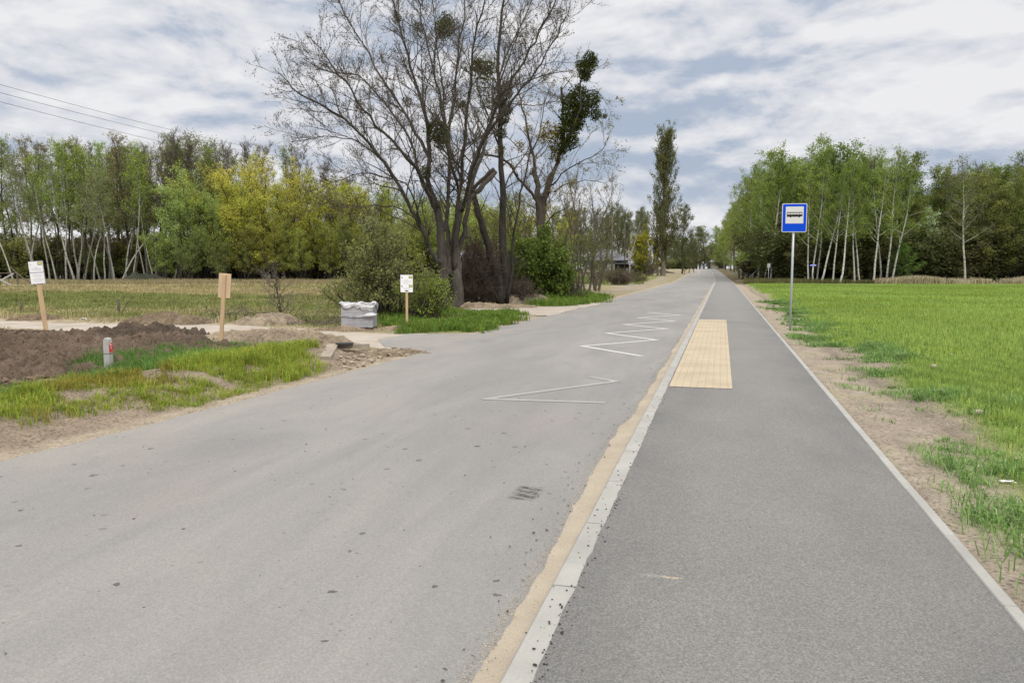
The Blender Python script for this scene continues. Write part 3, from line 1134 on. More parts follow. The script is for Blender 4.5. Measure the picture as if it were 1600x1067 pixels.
SH_OVAL = lambda u: max(.25, math.sin(math.pi * min(1, .25 + .75 * u)) ** .7) if u < 1 else .2
SH_CONE = lambda u: 1.05 - .8 * u
SPECS = {
    'birch': dict(H=15, r=.105, limbs=20, c0=.34, a0=62, a1=24, L=2.9, shape=lambda u: 1.1 - .75 * u, lup=.06, lean=.07, wob=.05,
                  sub=2.3, subl=1.0, subup=-.04, twig=7, twl=.55, twup=-.35, leaf=4, ls=.14, lj=.12, tww=.006),
    'birch_thin': dict(H=15, r=.085, limbs=13, c0=.45, a0=55, a1=22, L=2.2, shape=lambda u: 1.1 - .7 * u, lup=.06, lean=.10, wob=.06,
                       sub=2.8, subl=1.0, subup=-.02, twig=8, twl=.55, twup=-.25, leaf=3, ls=.15, lj=.14, tww=.008),
    'alder': dict(H=18, r=.13, limbs=22, c0=.35, a0=60, a1=28, L=2.8, shape=lambda u: 1.0 - .65 * u, lup=.10, lean=.03, wob=.04,
                  sub=3.0, subl=1.1, subup=.05, twig=9, twl=.55, twup=.15, leaf=3, ls=.15, lj=.14, tww=.009),
    'bare': dict(H=18, r=.11, limbs=22, c0=.42, a0=48, a1=20, L=2.7, shape=lambda u: 1.0 - .6 * u, lup=.10, lean=.04, wob=.04,
                 sub=3.4, subl=1.1, subup=.06, twig=13, twl=.55, twup=.25, leaf=0, ls=.12, tww=.010),
    'dense': dict(H=14, r=.16, limbs=30, c0=.12, a0=80, a1=25, L=3.4, shape=lambda u: .7 + .6 * math.sin(math.pi * min(1, u * 1.1 + .1)), lup=.08, lean=.04,
                  sub=2.5, subl=1.1, subup=.03, twig=8, twl=.55, twup=.1, leaf=5, ls=.17, lj=.16, tww=.006),
    'willow': dict(H=12, r=.12, stems=5, spread=.33, limbs=14, c0=.15, a0=50, a1=22, L=2.6, shape=lambda u: .9 - .3 * u, lup=.12, wob=.07,
                   sub=2.4, subl=1.0, subup=.06, twig=8, twl=.6, twup=.15, leaf=5, ls=.14, lj=.15, tww=.006),
    'thicket': dict(H=4.2, r=.04, stems=9, spread=.5, limbs=7, c0=.1, a0=45, a1=25, L=1.6, shape=lambda u: .9 - .3 * u, lup=.08, wob=.1,
                    sub=3.0, subl=.7, subup=.05, twig=7, twl=.4, twup=.15, leaf=4, ls=.15, lj=.14, tww=.008),
}
VAR = {}


def variant(kind, k, twig=None):
    key = (kind, k)
    if key not in VAR:
        sp = SPECS[kind]
        tk, cr = make_tree(100 + hash_s(kind) % 50 + k * 7, sp['H'], sp['r'], sp)
        bark = M_BIRCH if kind.startswith('birch') else M_BARK
        VAR[key] = (tk.mesh('trunk', [bark], True), cr.mesh('crown', [M_TWIGG if kind in ('bare',) else M_TWIG, M_LEAF]))
    return VAR[key]


def hash_s(s):
    return sum(ord(c) * (i + 3) for i, c in enumerate(s))


NTREE = [0]
LEAFGAIN = 2.5


def put_tree(kind, k, x, y, H, col, bark, label, name='tree', cat='tree', group=None, rz=None, wx=1.0, tilt=None, z=None):
    tm, cm = variant(kind, k)
    s = .96 * H / SPECS[kind]['H']
    r = random.Random(NTREE[0] * 13 + 5)
    NTREE[0] += 1
    o = thing(name, (x, y, hz1(x, y) if z is None else z), label, cat, group)
    o.scale = (s * wx, s * wx, s)
    o.rotation_euler = (0, 0, r.uniform(0, 6.28) if rz is None else rz)
    if tilt:
        o.rotation_euler = Vector((tilt[0], tilt[1], 1)).to_track_quat('Z', 'Y').to_euler()
    t = link('trunk', tm, o)
    c = link('crown', cm, o)
    v = r.uniform(.82, 1.18)
    h = r.uniform(-.08, .08)
    v *= LEAFGAIN
    c.color = (col[0] * v * (1 + h), col[1] * v, col[2] * v, 1)
    u = r.uniform(.85, 1.15)
    t.color = (bark[0] * u, bark[1] * u, bark[2] * u, 1)
    return o


WHITE = (.50, .49, .45)
GREYB = (.25, .24, .20)
BROWN = (.085, .070, .055)
DKBR = (.055, .046, .038)
rr = random.Random(77)

# --- left wood: zones along the edge, each with its own look
def prof(px, L):
    return float(np.interp(px, [a for a, b in L], [b for a, b in L]))


TOPL = [(-140, 215), (0, 228), (35, 203), (65, 215), (110, 200), (135, 215), (170, 228), (200, 203), (230, 222), (262, 198), (300, 208), (340, 214), (400, 225), (440, 212), (480, 245), (550, 262), (620, 268), (700, 280), (800, 290), (900, 300)]
def tree_h(px, dist, top):
    return CAMH + (420 - top) / FPX * dist


def wood(zones, n_rows):
    pass


OLIVE = (.095, .12, .028)
FRESH = (.12, .165, .03)
GREYG = (.10, .115, .05)
BRNG = (.105, .095, .045)
YELW = (.195, .195, .038)
YGRN = (.19, .20, .035)
# front birches of the left wood, traced one by one
front = [(20, 0.13), (48, .07), (60, .0), (77, .02), (88, .03), (103, .0), (116, .06), (122, -.04), (131, -.02), (146, .02), (163, .0), (178, .02), (188, .0), (196, .0), (206, -.02), (226, .05), (-30, .05), (-60, 0), (240, .03)]
for i, (px, ln) in enumerate(front):
    d = rr.uniform(104, 110)
    x, y = XY(px, d)
    top = prof(px, TOPL) + rr.uniform(5, 45)
    put_tree('birch_thin', i % 4, x, y, tree_h(px, d, top), rr.choice([OLIVE, FRESH, GREYG]), (.36, .355, .31),
             'slender pale birch at the sunny front of the wood left of the meadow', 'birch_tree', group='front birches of the left wood',
             tilt=(ln * -1.0 * math.cos(YAW), ln * -1.0 * math.sin(YAW)) if abs(ln) > .01 else None, wx=rr.uniform(.9, 1.2))
zones = [(-150, 115, 'grey green', [GREYG, OLIVE, GREYG, BRNG], ['alder', 'birch_thin', 'bare', 'alder', 'birch_thin'], 34),
         (115, 250, 'olive green', [OLIVE, FRESH, OLIVE, BRNG], ['alder', 'birch', 'birch_thin', 'bare', 'alder'], 40),
         (250, 360, 'grey brown', [BRNG, GREYG, OLIVE], ['bare', 'alder', 'birch_thin', 'bare'], 32),
         (360, 560, 'thin bare', [YGRN, OLIVE, BRNG], ['bare', 'alder', 'bare'], 24)]
for a, b, nm, cols, kinds, n in zones:
    for i in range(n):
        px = a + (b - a) * (i + rr.random()) / n
        d = rr.choice([112, 116, 121, 127, 134]) + rr.uniform(-2, 2)
        x, y = XY(px, d)
        kd = kinds[i % len(kinds)]
        top = prof(px, TOPL) + rr.uniform(-6, 24) + (rr.uniform(12, 50) if kd == 'dense' else 0)
        bk = (.30, .29, .26) if kd.startswith('birch') else rr.choice([BROWN, DKBR, (.15, .14, .12), BROWN])
        put_tree(kd, i % 4, x, y, tree_h(px, d, top), rr.choice(cols), bk,
                 {'grey green': 'tall grey green tree deep in the far left corner of the wood',
                  'olive green': 'tall olive green tree behind the front birches of the left wood',
                  'grey brown': 'tall grey brown tree right of the birches in the left wood',
                  'thin bare': 'tall thin tree rising behind the yellow willows of the left wood'}[nm],
                 'forest_tree', group=nm + ' trees of the left wood', wx=rr.uniform(.9, 1.25))
for i in range(26):
    px = 1040 + 92 * (i + rr.random()) / 26
    d = rr.uniform(300, 415)
    x, y = XY(px, d)
    if abs(x - float(bend(y)) + 2.4) < 6.5 and y < 425:
        continue
    put_tree('thicket', i % 3, x, y, rr.uniform(3.5, 6), rr.choice([(.07, .08, .03), (.08, .09, .035)]), DKBR,
             'low distant bush beside the vanishing road', 'bush', 'bush', 'low bushes at the end of the road', wx=2.4)
# willows on the right part of that wood
wil = [(285, 104, 268, (.135, .165, .05), 'light green'), (315, 106, 255, (.135, .16, .05), 'light green'), (345, 103, 300, (.12, .15, .045), 'light green'),
       (332, 110, 240, (.18, .17, .04), 'light green'), (258, 103, 352, (.13, .16, .04), 'light green'), (296, 101, 350, (.10, .12, .04), 'light green'),
       (378, 104, 262, YELW, 'golden'), (404, 106, 240, YELW, 'golden'), (432, 108, 236, (.21, .20, .04), 'golden'), (395, 103, 290, YELW, 'golden'),
       (360, 108, 285, YELW, 'golden'), (455, 106, 262, (.19, .19, .04), 'golden'),
       (480, 105, 268, YGRN, 'yellow green'), (505, 107, 264, YGRN, 'yellow green'), (530, 104, 278, YGRN, 'yellow green'), (550, 108, 265, YGRN, 'yellow green'),
       (430, 102, 330, (.14, .15, .035), 'yellow green'), (470, 101, 330, (.12, .14, .035), 'yellow green'), (515, 101, 330, (.12, .14, .035), 'yellow green'),
       (575, 106, 280, (.17, .185, .04), 'yellow green'), (600, 110, 276, (.16, .18, .04), 'yellow green'), (385, 101, 345, (.11, .12, .035), 'olive'),
       (345, 100, 360, (.09, .11, .035), 'olive'), (560, 101, 330, (.11, .13, .035), 'olive'), (610, 104, 330, (.12, .14, .04), 'olive'), (640, 108, 300, (.15, .17, .04), 'olive'),
       (670, 112, 290, (.14, .17, .04), 'olive'), (700, 106, 320, (.14, .17, .04), 'olive'), (730, 112, 310, (.14, .18, .04), 'olive'), (760, 115, 300, (.15, .18, .04), 'olive'), (790, 110, 318, (.14, .16, .04), 'olive')]
for i, (px, d, top, c, nm) in enumerate(wil):
    x, y = XY(px, d)
    place = 'beside the golden ones' if nm == 'light green' else {'golden': 'in the middle of the left wood', 'yellow green': 'between the golden willows and the big bare tree', 'olive': 'low at the right end of the left wood'}[nm]
    put_tree('willow', i % 3, x, y, tree_h(px, d, top), c, DKBR, f'{nm} many stemmed willow {place}', 'willow_tree', group=nm + ' willows of the left wood', wx=rr.uniform(1.0, 1.35))
# dark thicket along the feet of the wood
thx = MB()
for i in range(40):
    px = -150 + i * 21.5 + rr.uniform(-8, 8)
    d = rr.uniform(118, 132)
    x, y = XY(px, d)
    hh = tree_h(px, d, prof(px, [(-150, 368), (150, 376), (260, 370), (400, 355), (700, 355)]) + rr.uniform(-12, 15))
    put_tree('thicket', i % 3, x, y, hh, rr.choice([(.095, .105, .045), (.09, .095, .045), (.11, .125, .04), (.11, .10, .06)]), DKBR,
             'dark understorey bush among the trunks of the left wood', 'bush', 'bush', 'understorey bushes of the left wood', wx=1.8)

# --- right wood
TOPR = [(1110, 365), (1118, 340), (1128, 312), (1145, 308), (1158, 272), (1178, 255), (1200, 242), (1240, 232), (1262, 240), (1290, 240), (1315, 228), (1345, 240), (1365, 224), (1385, 222), (1402, 240), (1418, 275), (1450, 280), (1466, 245), (1495, 230), (1520, 250), (1540, 232), (1570, 225), (1600, 210), (1700, 210)]
RG = (.085, .115, .022)
RG2 = (.07, .095, .025)
RG3 = (.10, .125, .03)
RDK = (.055, .062, .022)
fr = [(1264, 0, 86), (1271, -.05, 86), (1277, .06, 88), (1283, .05, 85), (1302, .10, 84), (1313, .22, 83), (1336, -.06, 84), (1345, .0, 85), (1366, .10, 84), (1376, .02, 87), (1386, .04, 85), (1392, .03, 84),
      (1205, .1, 92), (1222, .03, 96), (1240, -.02, 94), (1176, .04, 118), (1186, .02, 110), (1196, .05, 104), (1166, -.16, 125), (1156, .04, 140), (1150, .0, 155), (1511, .0, 82)]
for i, (px, ln, d) in enumerate(fr):
    x, y = XY(px, d)
    top = prof(px, TOPR) + rr.uniform(0, 25)
    lab, grp = 'slender white stemmed birch at the front edge of the right wood', 'front birches of the right wood'
    if px == 1313:
        lab, grp = 'white birch with a strongly curved leaning trunk in front of the right wood', None
    if px == 1511:
        lab, grp = 'pale bare branched birch standing alone at the far right of the crop field', None
    if px < 1210:
        lab, grp = 'pale birch leaning beside the cycle path in the distance', 'distant birches by the cycle path'
    if px == 1511:
        continue
    put_tree('birch', i % 4, x, y, tree_h(px, d, top), rr.choice([RG, RG, RG3]), WHITE, lab, 'birch_tree', group=grp,
             tilt=(ln * math.cos(YAW), ln * math.sin(YAW)) if abs(ln) > .01 else None, wx=rr.uniform(.9, 1.15))
for i in range(120):
    px = 1168 + (1720 - 1168) * (i + rr.random()) / 120
    d = (92 if px > 1215 else 118) + rr.choice([0, 4, 9, 15, 22]) + rr.uniform(-2, 2)
    x, y = XY(px, d)
    x = max(x, 4.5 + float(bend(y)))
    top = prof(px, TOPR) + rr.uniform(-4, 40) + (14 if px > 1400 else 0)
    kd = ['birch', 'dense', 'alder', 'dense', 'birch', 'bare', 'dense'][i % 7]
    if px > 1405:
        kd = ['dense', 'dense', 'alder', 'dense', 'bare'][i % 5]
        if kd == 'dense':
            top = max(top, 268)
    bright = px < 1420
    col = rr.choice([RG, RG2, RG3] if bright else [(.078, .105, .027), (.085, .105, .03), (.07, .095, .025), (.095, .105, .032)])
    put_tree(kd, i % 4, x, y, tree_h(px, d, top), col, WHITE if kd == 'birch' else rr.choice([BROWN, DKBR]),
             'leafy tree packed in the right wood behind the bus stop sign' if bright else 'dark dense tree at the back of the crop field far right',
             'forest_tree', group='trees of the right wood' if bright else 'dark trees at the far right', wx=rr.uniform(.95, 1.3))
for i in range(44):
    px = 1190 + (1720 - 1190) * (i + rr.random()) / 44
    d = rr.uniform(90, 100) if px > 1215 else rr.uniform(108, 118)
    x, y = XY(px, d)
    hh = tree_h(px, d, rr.uniform(345, 388))
    put_tree('thicket', i % 3, x, y, hh, rr.choice([RDK, (.048, .058, .022), (.058, .06, .026)]), DKBR,
             'dark undergrowth bush under the trees of the right wood', 'bush', 'bush', 'undergrowth of the right wood', wx=1.7)
x, y = XY(1428, 84)
put_tree('dense', 1, x, y, 4.6, (.06, .098, .022), DKBR, 'low bright green bush in front of the dark right wood', 'bush', 'bush', wx=1.15)
x, y = XY(1400, 86)
put_tree('dense', 2, x, y, 3.4, (.05, .08, .025), DKBR, 'small green bush left of the bright round bush by the right wood', 'bush', 'bush', wx=1.2)
x, y = XY(1440, 90)
put_tree('birch_thin', 2, x, y, 9.0, (.22, .27, .16), GREYB, 'slim tree with whitish blossom behind the low bright bush', 'tree', 'tree', wx=1.3)
x, y = XY(1330, 88)

# --- trees along the road in the distance, right side
for i in range(34):
    yy = 120 + 9.0 * i + rr.uniform(-3, 3)
    xx = 3.9 + float(bend(yy)) + rr.choice([0, .7, 2.5, 5]) + rr.uniform(-.3, .5)
    camd = -xx * math.sin(YAW) + yy * math.cos(YAW)
    ppx = 800 + FPX * (xx * math.cos(YAW) + yy * math.sin(YAW)) / camd
    h = min(20, tree_h(ppx, camd, prof(ppx - 8, TOPR) + rr.uniform(-5, 18)) - float(rise(yy)))
    kd = ['birch', 'dense', 'birch', 'birch'][i % 4]
    put_tree(kd, i % 4, xx, yy, h, rr.choice([RG, RG3, (.11, .14, .03)]), (WHITE if yy < 170 else (.2, .2, .18)) if kd.startswith('birch') else BROWN,
             'green roadside tree in the distant row beyond the track crossing', 'roadside_tree', group='distant trees right of the road', wx=rr.uniform(.8, 1.05))
# left side, beyond the house
for i in range(52):
    px = 868 + (1012 - 868) * (i + rr.random()) / 52
    d = rr.uniform(205, 240)
    x, y = XY(px, d)
    top = prof(px, [(868, 318), (900, 322), (940, 325), (985, 318), (1005, 318), (1020, 335)]) + rr.uniform(-3, 14)
    put_tree(['alder', 'dense', 'bare', 'alder'][i % 4], i % 4, x, y, tree_h(px, d, top) - float(rise(y)), rr.choice([(.062, .072, .024), (.07, .078, .03), (.055, .062, .022)]), rr.choice([DKBR, GREYB, BROWN]),
             'dark slender tree in the far wood behind the house', 'forest_tree', group='trees behind the house', wx=.8)
for i in range(26):
    px = 640 + 240 * (i + rr.random()) / 26
    d = rr.uniform(118, 140)
    x, y = XY(px, d)
    top = rr.uniform(292, 335)
    put_tree(['alder', 'dense', 'willow', 'bare'][i % 4], i % 3, x, y, tree_h(px, d, top), rr.choice([YGRN, OLIVE, BRNG, (.15, .18, .04)]), DKBR,
             'yellowish green tree seen through the stems of the big bare tree', 'forest_tree', group='trees behind the big bare tree', wx=1.1)
far = [(1066, 178, 322, 'dense', (.042, .048, .018), 'dark dense tree right behind the tall poplar'), (1077, 190, 335, 'bare', BRNG, 'dark bare spreading tree right of the poplar'),
       (1084, 200, 350, 'bare', BRNG, 'small bare tree nearest the road beyond the poplar'), (1070, 172, 392, 'dense', (.036, .045, .016), 'low dark evergreen bush at the foot of the trees beyond the poplar')]
for i, (px, d, top, kd, c, lb) in enumerate(far):
    x, y = XY(px, d)
    put_tree(kd, i % 3, x, y, tree_h(px, d, top) - float(rise(y)), c, DKBR, lb, 'tree', wx=1.0)
for i in range(40):
    px = 1048 + 86 * (i + rr.random()) / 40
    d = rr.uniform(330, 400)
    x, y = XY(px, d)
    top = prof(px, [(1048, 370), (1085, 378), (1097, 352 if i % 3 == 0 else 392), (1112, 385), (1134, 385)]) + rr.uniform(-4, 8)
    put_tree(['dense', 'alder', 'dense'][i % 3], i % 3, x, y, max(4, tree_h(px, d, top) - float(rise(y))), rr.choice([(.065, .08, .03), (.085, .095, .035), (.06, .068, .03)]), BROWN,
             'tiny distant tree where the road disappears', 'roadside_tree', group='trees at the end of the road', wx=1.4)

# ------------------------------------------------------------------ the foreground tree group
def limb_lines(mb, rng, limbs, base, k=9):
    """limbs: (list of (px, py, depth), r0, r1) -> tubes in local coordinates, smoothed"""
    out = []
    for pts, r0, r1 in limbs:
        P = np.array([list(W(a, b, d) - base) for a, b, d in pts])
        # catmull-rom refine
        Q = [P[0]]
        E = np.concatenate([P[:1] * 2 - P[1:2], P, P[-1:] * 2 - P[-2:-1]])
        for i in range(len(P) - 1):
            a, b, c, d = E[i], E[i + 1], E[i + 2], E[i + 3]
            for t in (1 / 3, 2 / 3, 1):
                Q.append(.5 * ((2 * b) + (c - a) * t + (2 * a - 5 * b + 4 * c - d) * t * t + (3 * b - a - 3 * c + d) * t ** 3))
        Q = np.array(Q)
        Q[1:-1] += rng.normal(size=(len(Q) - 2, 3)) * .035
        if r0 < .21:
            r0 *= .74
        r = r0 + (r1 - r0) * np.linspace(0, 1, len(Q)) ** .7
        r *= rng.uniform(.93, 1.07, len(r))
        mb.tube(Q, r, k if r0 > .08 else 6, 0, cap=True)
        out.append((Q, r))
    return out


def branchy(mb, crown, rng, lines, per_m, L1, ang, up, sp, r_lim=.2, t0=.25):
    """grow secondary branches from the limbs and dress them with twigs"""
    sub = []
    for Q, r in lines:
        L = np.linalg.norm(np.diff(Q, axis=0), axis=1).sum()
        n = int(per_m * L * (1 - t0))
        t = t0 + (1 - t0) * (np.arange(n) + rng.uniform(0, 1, n)) / max(n, 1)
        if n == 0:
            continue
        B, D = interp_poly(Q, t)
        D2 = side_dir(rng, D, rng.uniform(ang[0], ang[1], n))
        for b, d, tt in zip(B, D2, t):
            rb = float(np.interp(tt, np.linspace(0, 1, len(r)), r))
            l = L1 * rng.uniform(.5, 1.2) * (1.2 - .65 * tt)
            S = polyl(rng, b, d, l, 6, .13, up)
            r1 = min(.034, rb * .45)
            mb.tube(S, np.linspace(r1, .009, 7), 5, 0)
            sub.append((S, r1))
        k = int(len(Q) * .6)
        sub.append((Q[k:], .02))
    dress(crown, rng, sub, sp)
    return sub


def clump(rng, n, rad, size, twigs=140, flat=1.0):
    """a mistletoe ball: forked green twigs with leathery leaves"""
    mb = MB()
    d = unit(rng.normal(size=(twigs, 3)))
    e = d * rad * rng.uniform(.6, 1, (twigs, 1))
    mb.ribbons(np.zeros((twigs, 3)), e * .5, e, .006, rng, 0)
    P = unit(rng.normal(size=(n, 3))) * rad * rng.uniform(.25, 1.0, (n, 1)) ** .5
    P *= np.array([1, 1, flat]) * (1 + .18 * np.sin(P[:, :1] * 9 + P[:, 2:] * 7))
    mb.leaves(P, size, rng, 1)
    return mb.mesh('mistletoe', [M_TWIG, M_LEAF])


MIST = [clump(np.random.default_rng(5), 900, 1.0, .20), clump(np.random.default_rng(6), 380, 1.0, .20)]


def mistletoe(parent, base, L, col, sparse=0):
    for a, b, rpx, d in L:
        o = link('mistletoe', MIST[sparse], parent)
        o.location = W(a, b, d) - base
        s = rpx / FPX * d * 1.1
        o.scale = (s, s, s * .95)
        o.rotation_euler = (a, b, d)
        o.color = (*col, 1)


D0 = 33.3
bx_, by_ = G(703, 478)
base = Vector((bx_, by_, hz1(bx_, by_)))
big = thing('bare_tree', base, 'huge bare spreading tree with a forked grey trunk, many stems and mistletoe balls', 'tree')
tk, cr = MB(), MB()
rng = np.random.default_rng(21)
limbs = [
    ([(691, 490, D0), (693, 460, D0), (694, 425, D0), (690, 395, D0 - .1), (687, 355, D0 - .3), (683, 315, D0 - .5)], .32, .15),
    ([(715, 490, D0 + .1), (715, 460, D0), (714, 425, D0 + .1), (710, 395, D0 + .2), (712, 355, D0 + .2), (722, 315, D0 + .3)], .31, .14),
    ([(694, 440, D0), (690, 415, D0 - .1), (680, 400, D0 - .5), (661, 362, D0 - 1), (636, 312, D0 - 1.6), (600, 253, D0 - 2.3), (562, 209, D0 - 2.8), (521, 175, D0 - 3.2), (471, 148, D0 - 3.6), (438, 116, D0 - 3.8)], .20, .018),
    ([(684, 325, D0 - .5), (670, 280, D0 - .8), (672, 236, D0 - .8), (668, 189, D0 - 1.2), (652, 140, D0 - 1.4), (636, 84, D0 - 1.8), (622, 34, D0 - 2), (612, -10, D0 - 2.2), (598, -70, D0 - 2.4)], .17, .02),
    ([(704, 430, D0), (700, 390, D0 + .2), (698, 350, D0 + .6), (701, 290, D0 + 1.2), (703, 202, D0 + 1.9), (709, 148, D0 + 2.2), (716, 84, D0 + 2.6), (724, 30, D0 + 2.9), (730, -60, D0 + 3.2)], .18, .02),
    ([(710, 420, D0), (710, 380, D0 - .3), (714, 340, D0 - .8), (722, 280, D0 - 1.5), (726, 219, D0 - 2.1), (734, 135, D0 - 2.8), (738, 78, D0 - 3.2), (752, 20, D0 - 3.6), (765, -50, D0 - 4)], .17, .02),
    ([(715, 430, D0 + .2), (718, 385, D0 + .3), (728, 350, D0 + .3), (733, 300, D0 + .3), (736, 260, D0 + .2), (757, 213, D0), (778, 162, D0 - .3), (801, 125, D0 - .8), (828, 78, D0 - 1.3), (850, 37, D0 - 1.8), (870, 0, D0 - 2.1), (885, -40, D0 - 2.4)], .19, .018),
    ([(683, 330, D0 - .5), (668, 300, D0 - 1), (650, 262, D0 - 2), (612, 218, D0 - 3), (576, 184, D0 - 3.8), (548, 140, D0 - 4.4), (521, 105, D0 - 4.9), (487, 62, D0 - 5.3)], .13, .015),
    ([(674, 253, D0 - .8), (650, 210, D0 - .2), (628, 170, D0 + .6), (598, 125, D0 + 1.4), (565, 67, D0 + 2.2), (537, 20, D0 + 2.8), (520, -30, D0 + 3.2)], .11, .015),
    ([(697, 360, D0 + .6), (676, 320, D0 + 1.5), (655, 275, D0 + 2.5), (640, 215, D0 + 3.4), (600, 160, D0 + 4.4), (560, 120, D0 + 5), (505, 110, D0 + 5.6), (470, 90, D0 + 6)], .13, .015),
    ([(731, 310, D0 + .3), (746, 260, D0 + 1.5), (765, 200, D0 + 2.8), (770, 150, D0 + 3.6), (790, 90, D0 + 4.2), (815, 40, D0 + 4.8), (840, -20, D0 + 5.2)], .13, .02),
    ([(722, 330, D0 - .6), (735, 280, D0 - 2), (752, 230, D0 - 3.2), (775, 190, D0 - 4), (805, 150, D0 - 4.6), (838, 112, D0 - 5.2), (862, 68, D0 - 5.6), (882, 30, D0 - 6)], .12, .015),
    ([(660, 360, D0 - 1), (641, 298, D0 - 2), (609, 279, D0 - 2.6), (565, 272, D0 - 3.2), (521, 286, D0 - 3.6), (480, 300, D0 - 3.9)], .06, .01),
    ([(655, 350, D0 - 1), (632, 330, D0 - 2.2), (600, 320, D0 - 3.2), (566, 324, D0 - 4), (540, 322, D0 - 4.5)], .05, .01),
    ([(598, 252, D0 - 2.3), (570, 228, D0 - 1.6), (535, 214, D0 - 1), (490, 216, D0 - .6), (455, 222, D0 - .3)], .06, .01),
    ([(708, 250, D0 + 1.5), (695, 190, D0 + 2.2), (690, 120, D0 + 2.7), (680, 50, D0 + 3), (672, -40, D0 + 3.4)], .10, .015),
    ([(718, 300, D0 - 1), (700, 240, D0 - 2.5), (690, 170, D0 - 3.4), (675, 100, D0 - 4), (660, 30, D0 - 4.5), (650, -30, D0 - 4.8)], .10, .015),
    ([(733, 310, D0 + .3), (750, 296, D0 + .5), (774, 268, D0 + .8)], .15, .12),
    ([(735, 300, D0 + .3), (752, 282, D0 - .1), (772, 264, D0 - .4)], .10, .08),
]
L = limb_lines(tk, rng, limbs, base, 10)
SPB = dict(sub=4.6, subl=.95, subup=.05, twig=7, twl=.42, twup=.25, leaf=2, ls=.052, lj=.02, tww=.0042, subr=.010)
branchy(tk, cr, rng, L[2:17], 3.6, 2.5, (R_(22), R_(55)), .045, SPB)
# thin hanging suckers round the fork
for i in range(26):
    a = W(rng.uniform(660, 760), rng.uniform(270, 350), D0 + rng.uniform(-1.5, 1.5)) - base
    Q = polyl(rng, a, (rng.normal() * .5, rng.normal() * .3, .3), rng.uniform(1.5, 3), 7, .12, -.28)
    cr.tube(Q, np.linspace(.018, .005, 8), 4, 0)
link('trunk', tk.mesh('trunk', [M_BARK], True), big).color = (.075, .066, .058, 1)
link('crown', cr.mesh('crown', [M_TWIG, M_BUD]), big)
mistletoe(big, base, [(695, 44, 16, D0 + 2.6), (757, 108, 17, D0 + 3), (747, 100, 9, D0 + 2.5), (683, 205, 17, D0 - 1), (690, 222, 12, D0 - 1), (663, 270, 11, D0 - 1)], (.10, .11, .03))
mistletoe(big, base, [(619, 30, 9, D0 - 2), (653, 44, 10, D0 - 1.5), (636, 159, 9, D0 - 1), (562, 165, 8, D0 - 3), (700, 30, 12, D0 + 2.7), (722, 165, 8, D0 + 2)], (.11, .10, .035), 1)

# ivy clad dark tree behind it
D1 = 38.0
bx_, by_ = XY(788, D1)
base = Vector((bx_, by_, hz1(bx_, by_)))
t2 = thing('ivy_tree', base, 'straight dark trunked tree with leaning stems, just right of the huge bare tree', 'tree')
tk, cr = MB(), MB()
rng = np.random.default_rng(22)
limbs = [
    ([(789, 476, D1), (788, 440, D1), (787, 400, D1), (786, 350, D1), (784, 287, D1), (781, 209, D1 + .2), (779, 135, D1 + .3), (782, 60, D1 + .5), (786, 0, D1 + .6), (790, -60, D1 + .7)], .30, .03),
    ([(782, 476, D1 - .6), (776, 430, D1 - .8), (768, 400, D1 - 1), (756, 357, D1 - 1.4), (744, 325, D1 - 1.8), (738, 300, D1 - 2)], .24, .12),
    ([(792, 474, D1 - .3), (799, 420, D1 - .5), (802, 376, D1 - .6), (810, 320, D1 - .8), (822, 270, D1 - 1), (830, 220, D1 - 1.2)], .13, .03),
    ([(786, 300, D1), (800, 270, D1 + 1), (822, 240, D1 + 1.8), (840, 190, D1 + 2.4)], .07, .015),
    ([(781, 230, D1), (765, 190, D1 + 1), (750, 150, D1 + 1.8), (742, 100, D1 + 2.4)], .08, .015),
    ([(782, 200, D1), (800, 160, D1 - 1), (822, 130, D1 - 2), (850, 118, D1 - 2.6), (897, 111, D1 - 3)], .07, .015),
    ([(779, 135, D1 + .3), (795, 90, D1 + 1), (812, 40, D1 + 1.5), (820, -10, D1 + 2)], .07, .015),
    ([(778, 470, D1 - 1.5), (764, 440, D1 - 1.8), (742, 415, D1 - 2), (728, 395, D1 - 2.2)], .05, .02),
]
L = limb_lines(tk, rng, limbs, base, 9)
branchy(tk, cr, rng, L, 1.5, 2.2, (R_(30), R_(65)), .03, dict(SPB, leaf=1, sub=2.4, subl=.8), t0=.35)
link('trunk', tk.mesh('trunk', [M_BARK], True), t2).color = (.045, .04, .035, 1)
link('crown', cr.mesh('crown', [M_TWIG, M_BUD]), t2)
mistletoe(t2, base, [(788, 148, 13, D1), (791, 170, 11, D1), (786, 186, 11, D1), (783, 208, 9, D1 + .2), (794, 135, 9, D1), (780, 160, 10, D1)], (.07, .085, .025))
mistletoe(t2, base, [(757, 142, 13, D1 + 1), (765, 160, 11, D1 + 1), (782, 235, 9, D1), (746, 215, 9, D1 - 1), (724, 165, 7, D1), (850, 120, 6, D1 - 2.6)], (.12, .11, .05), 1)

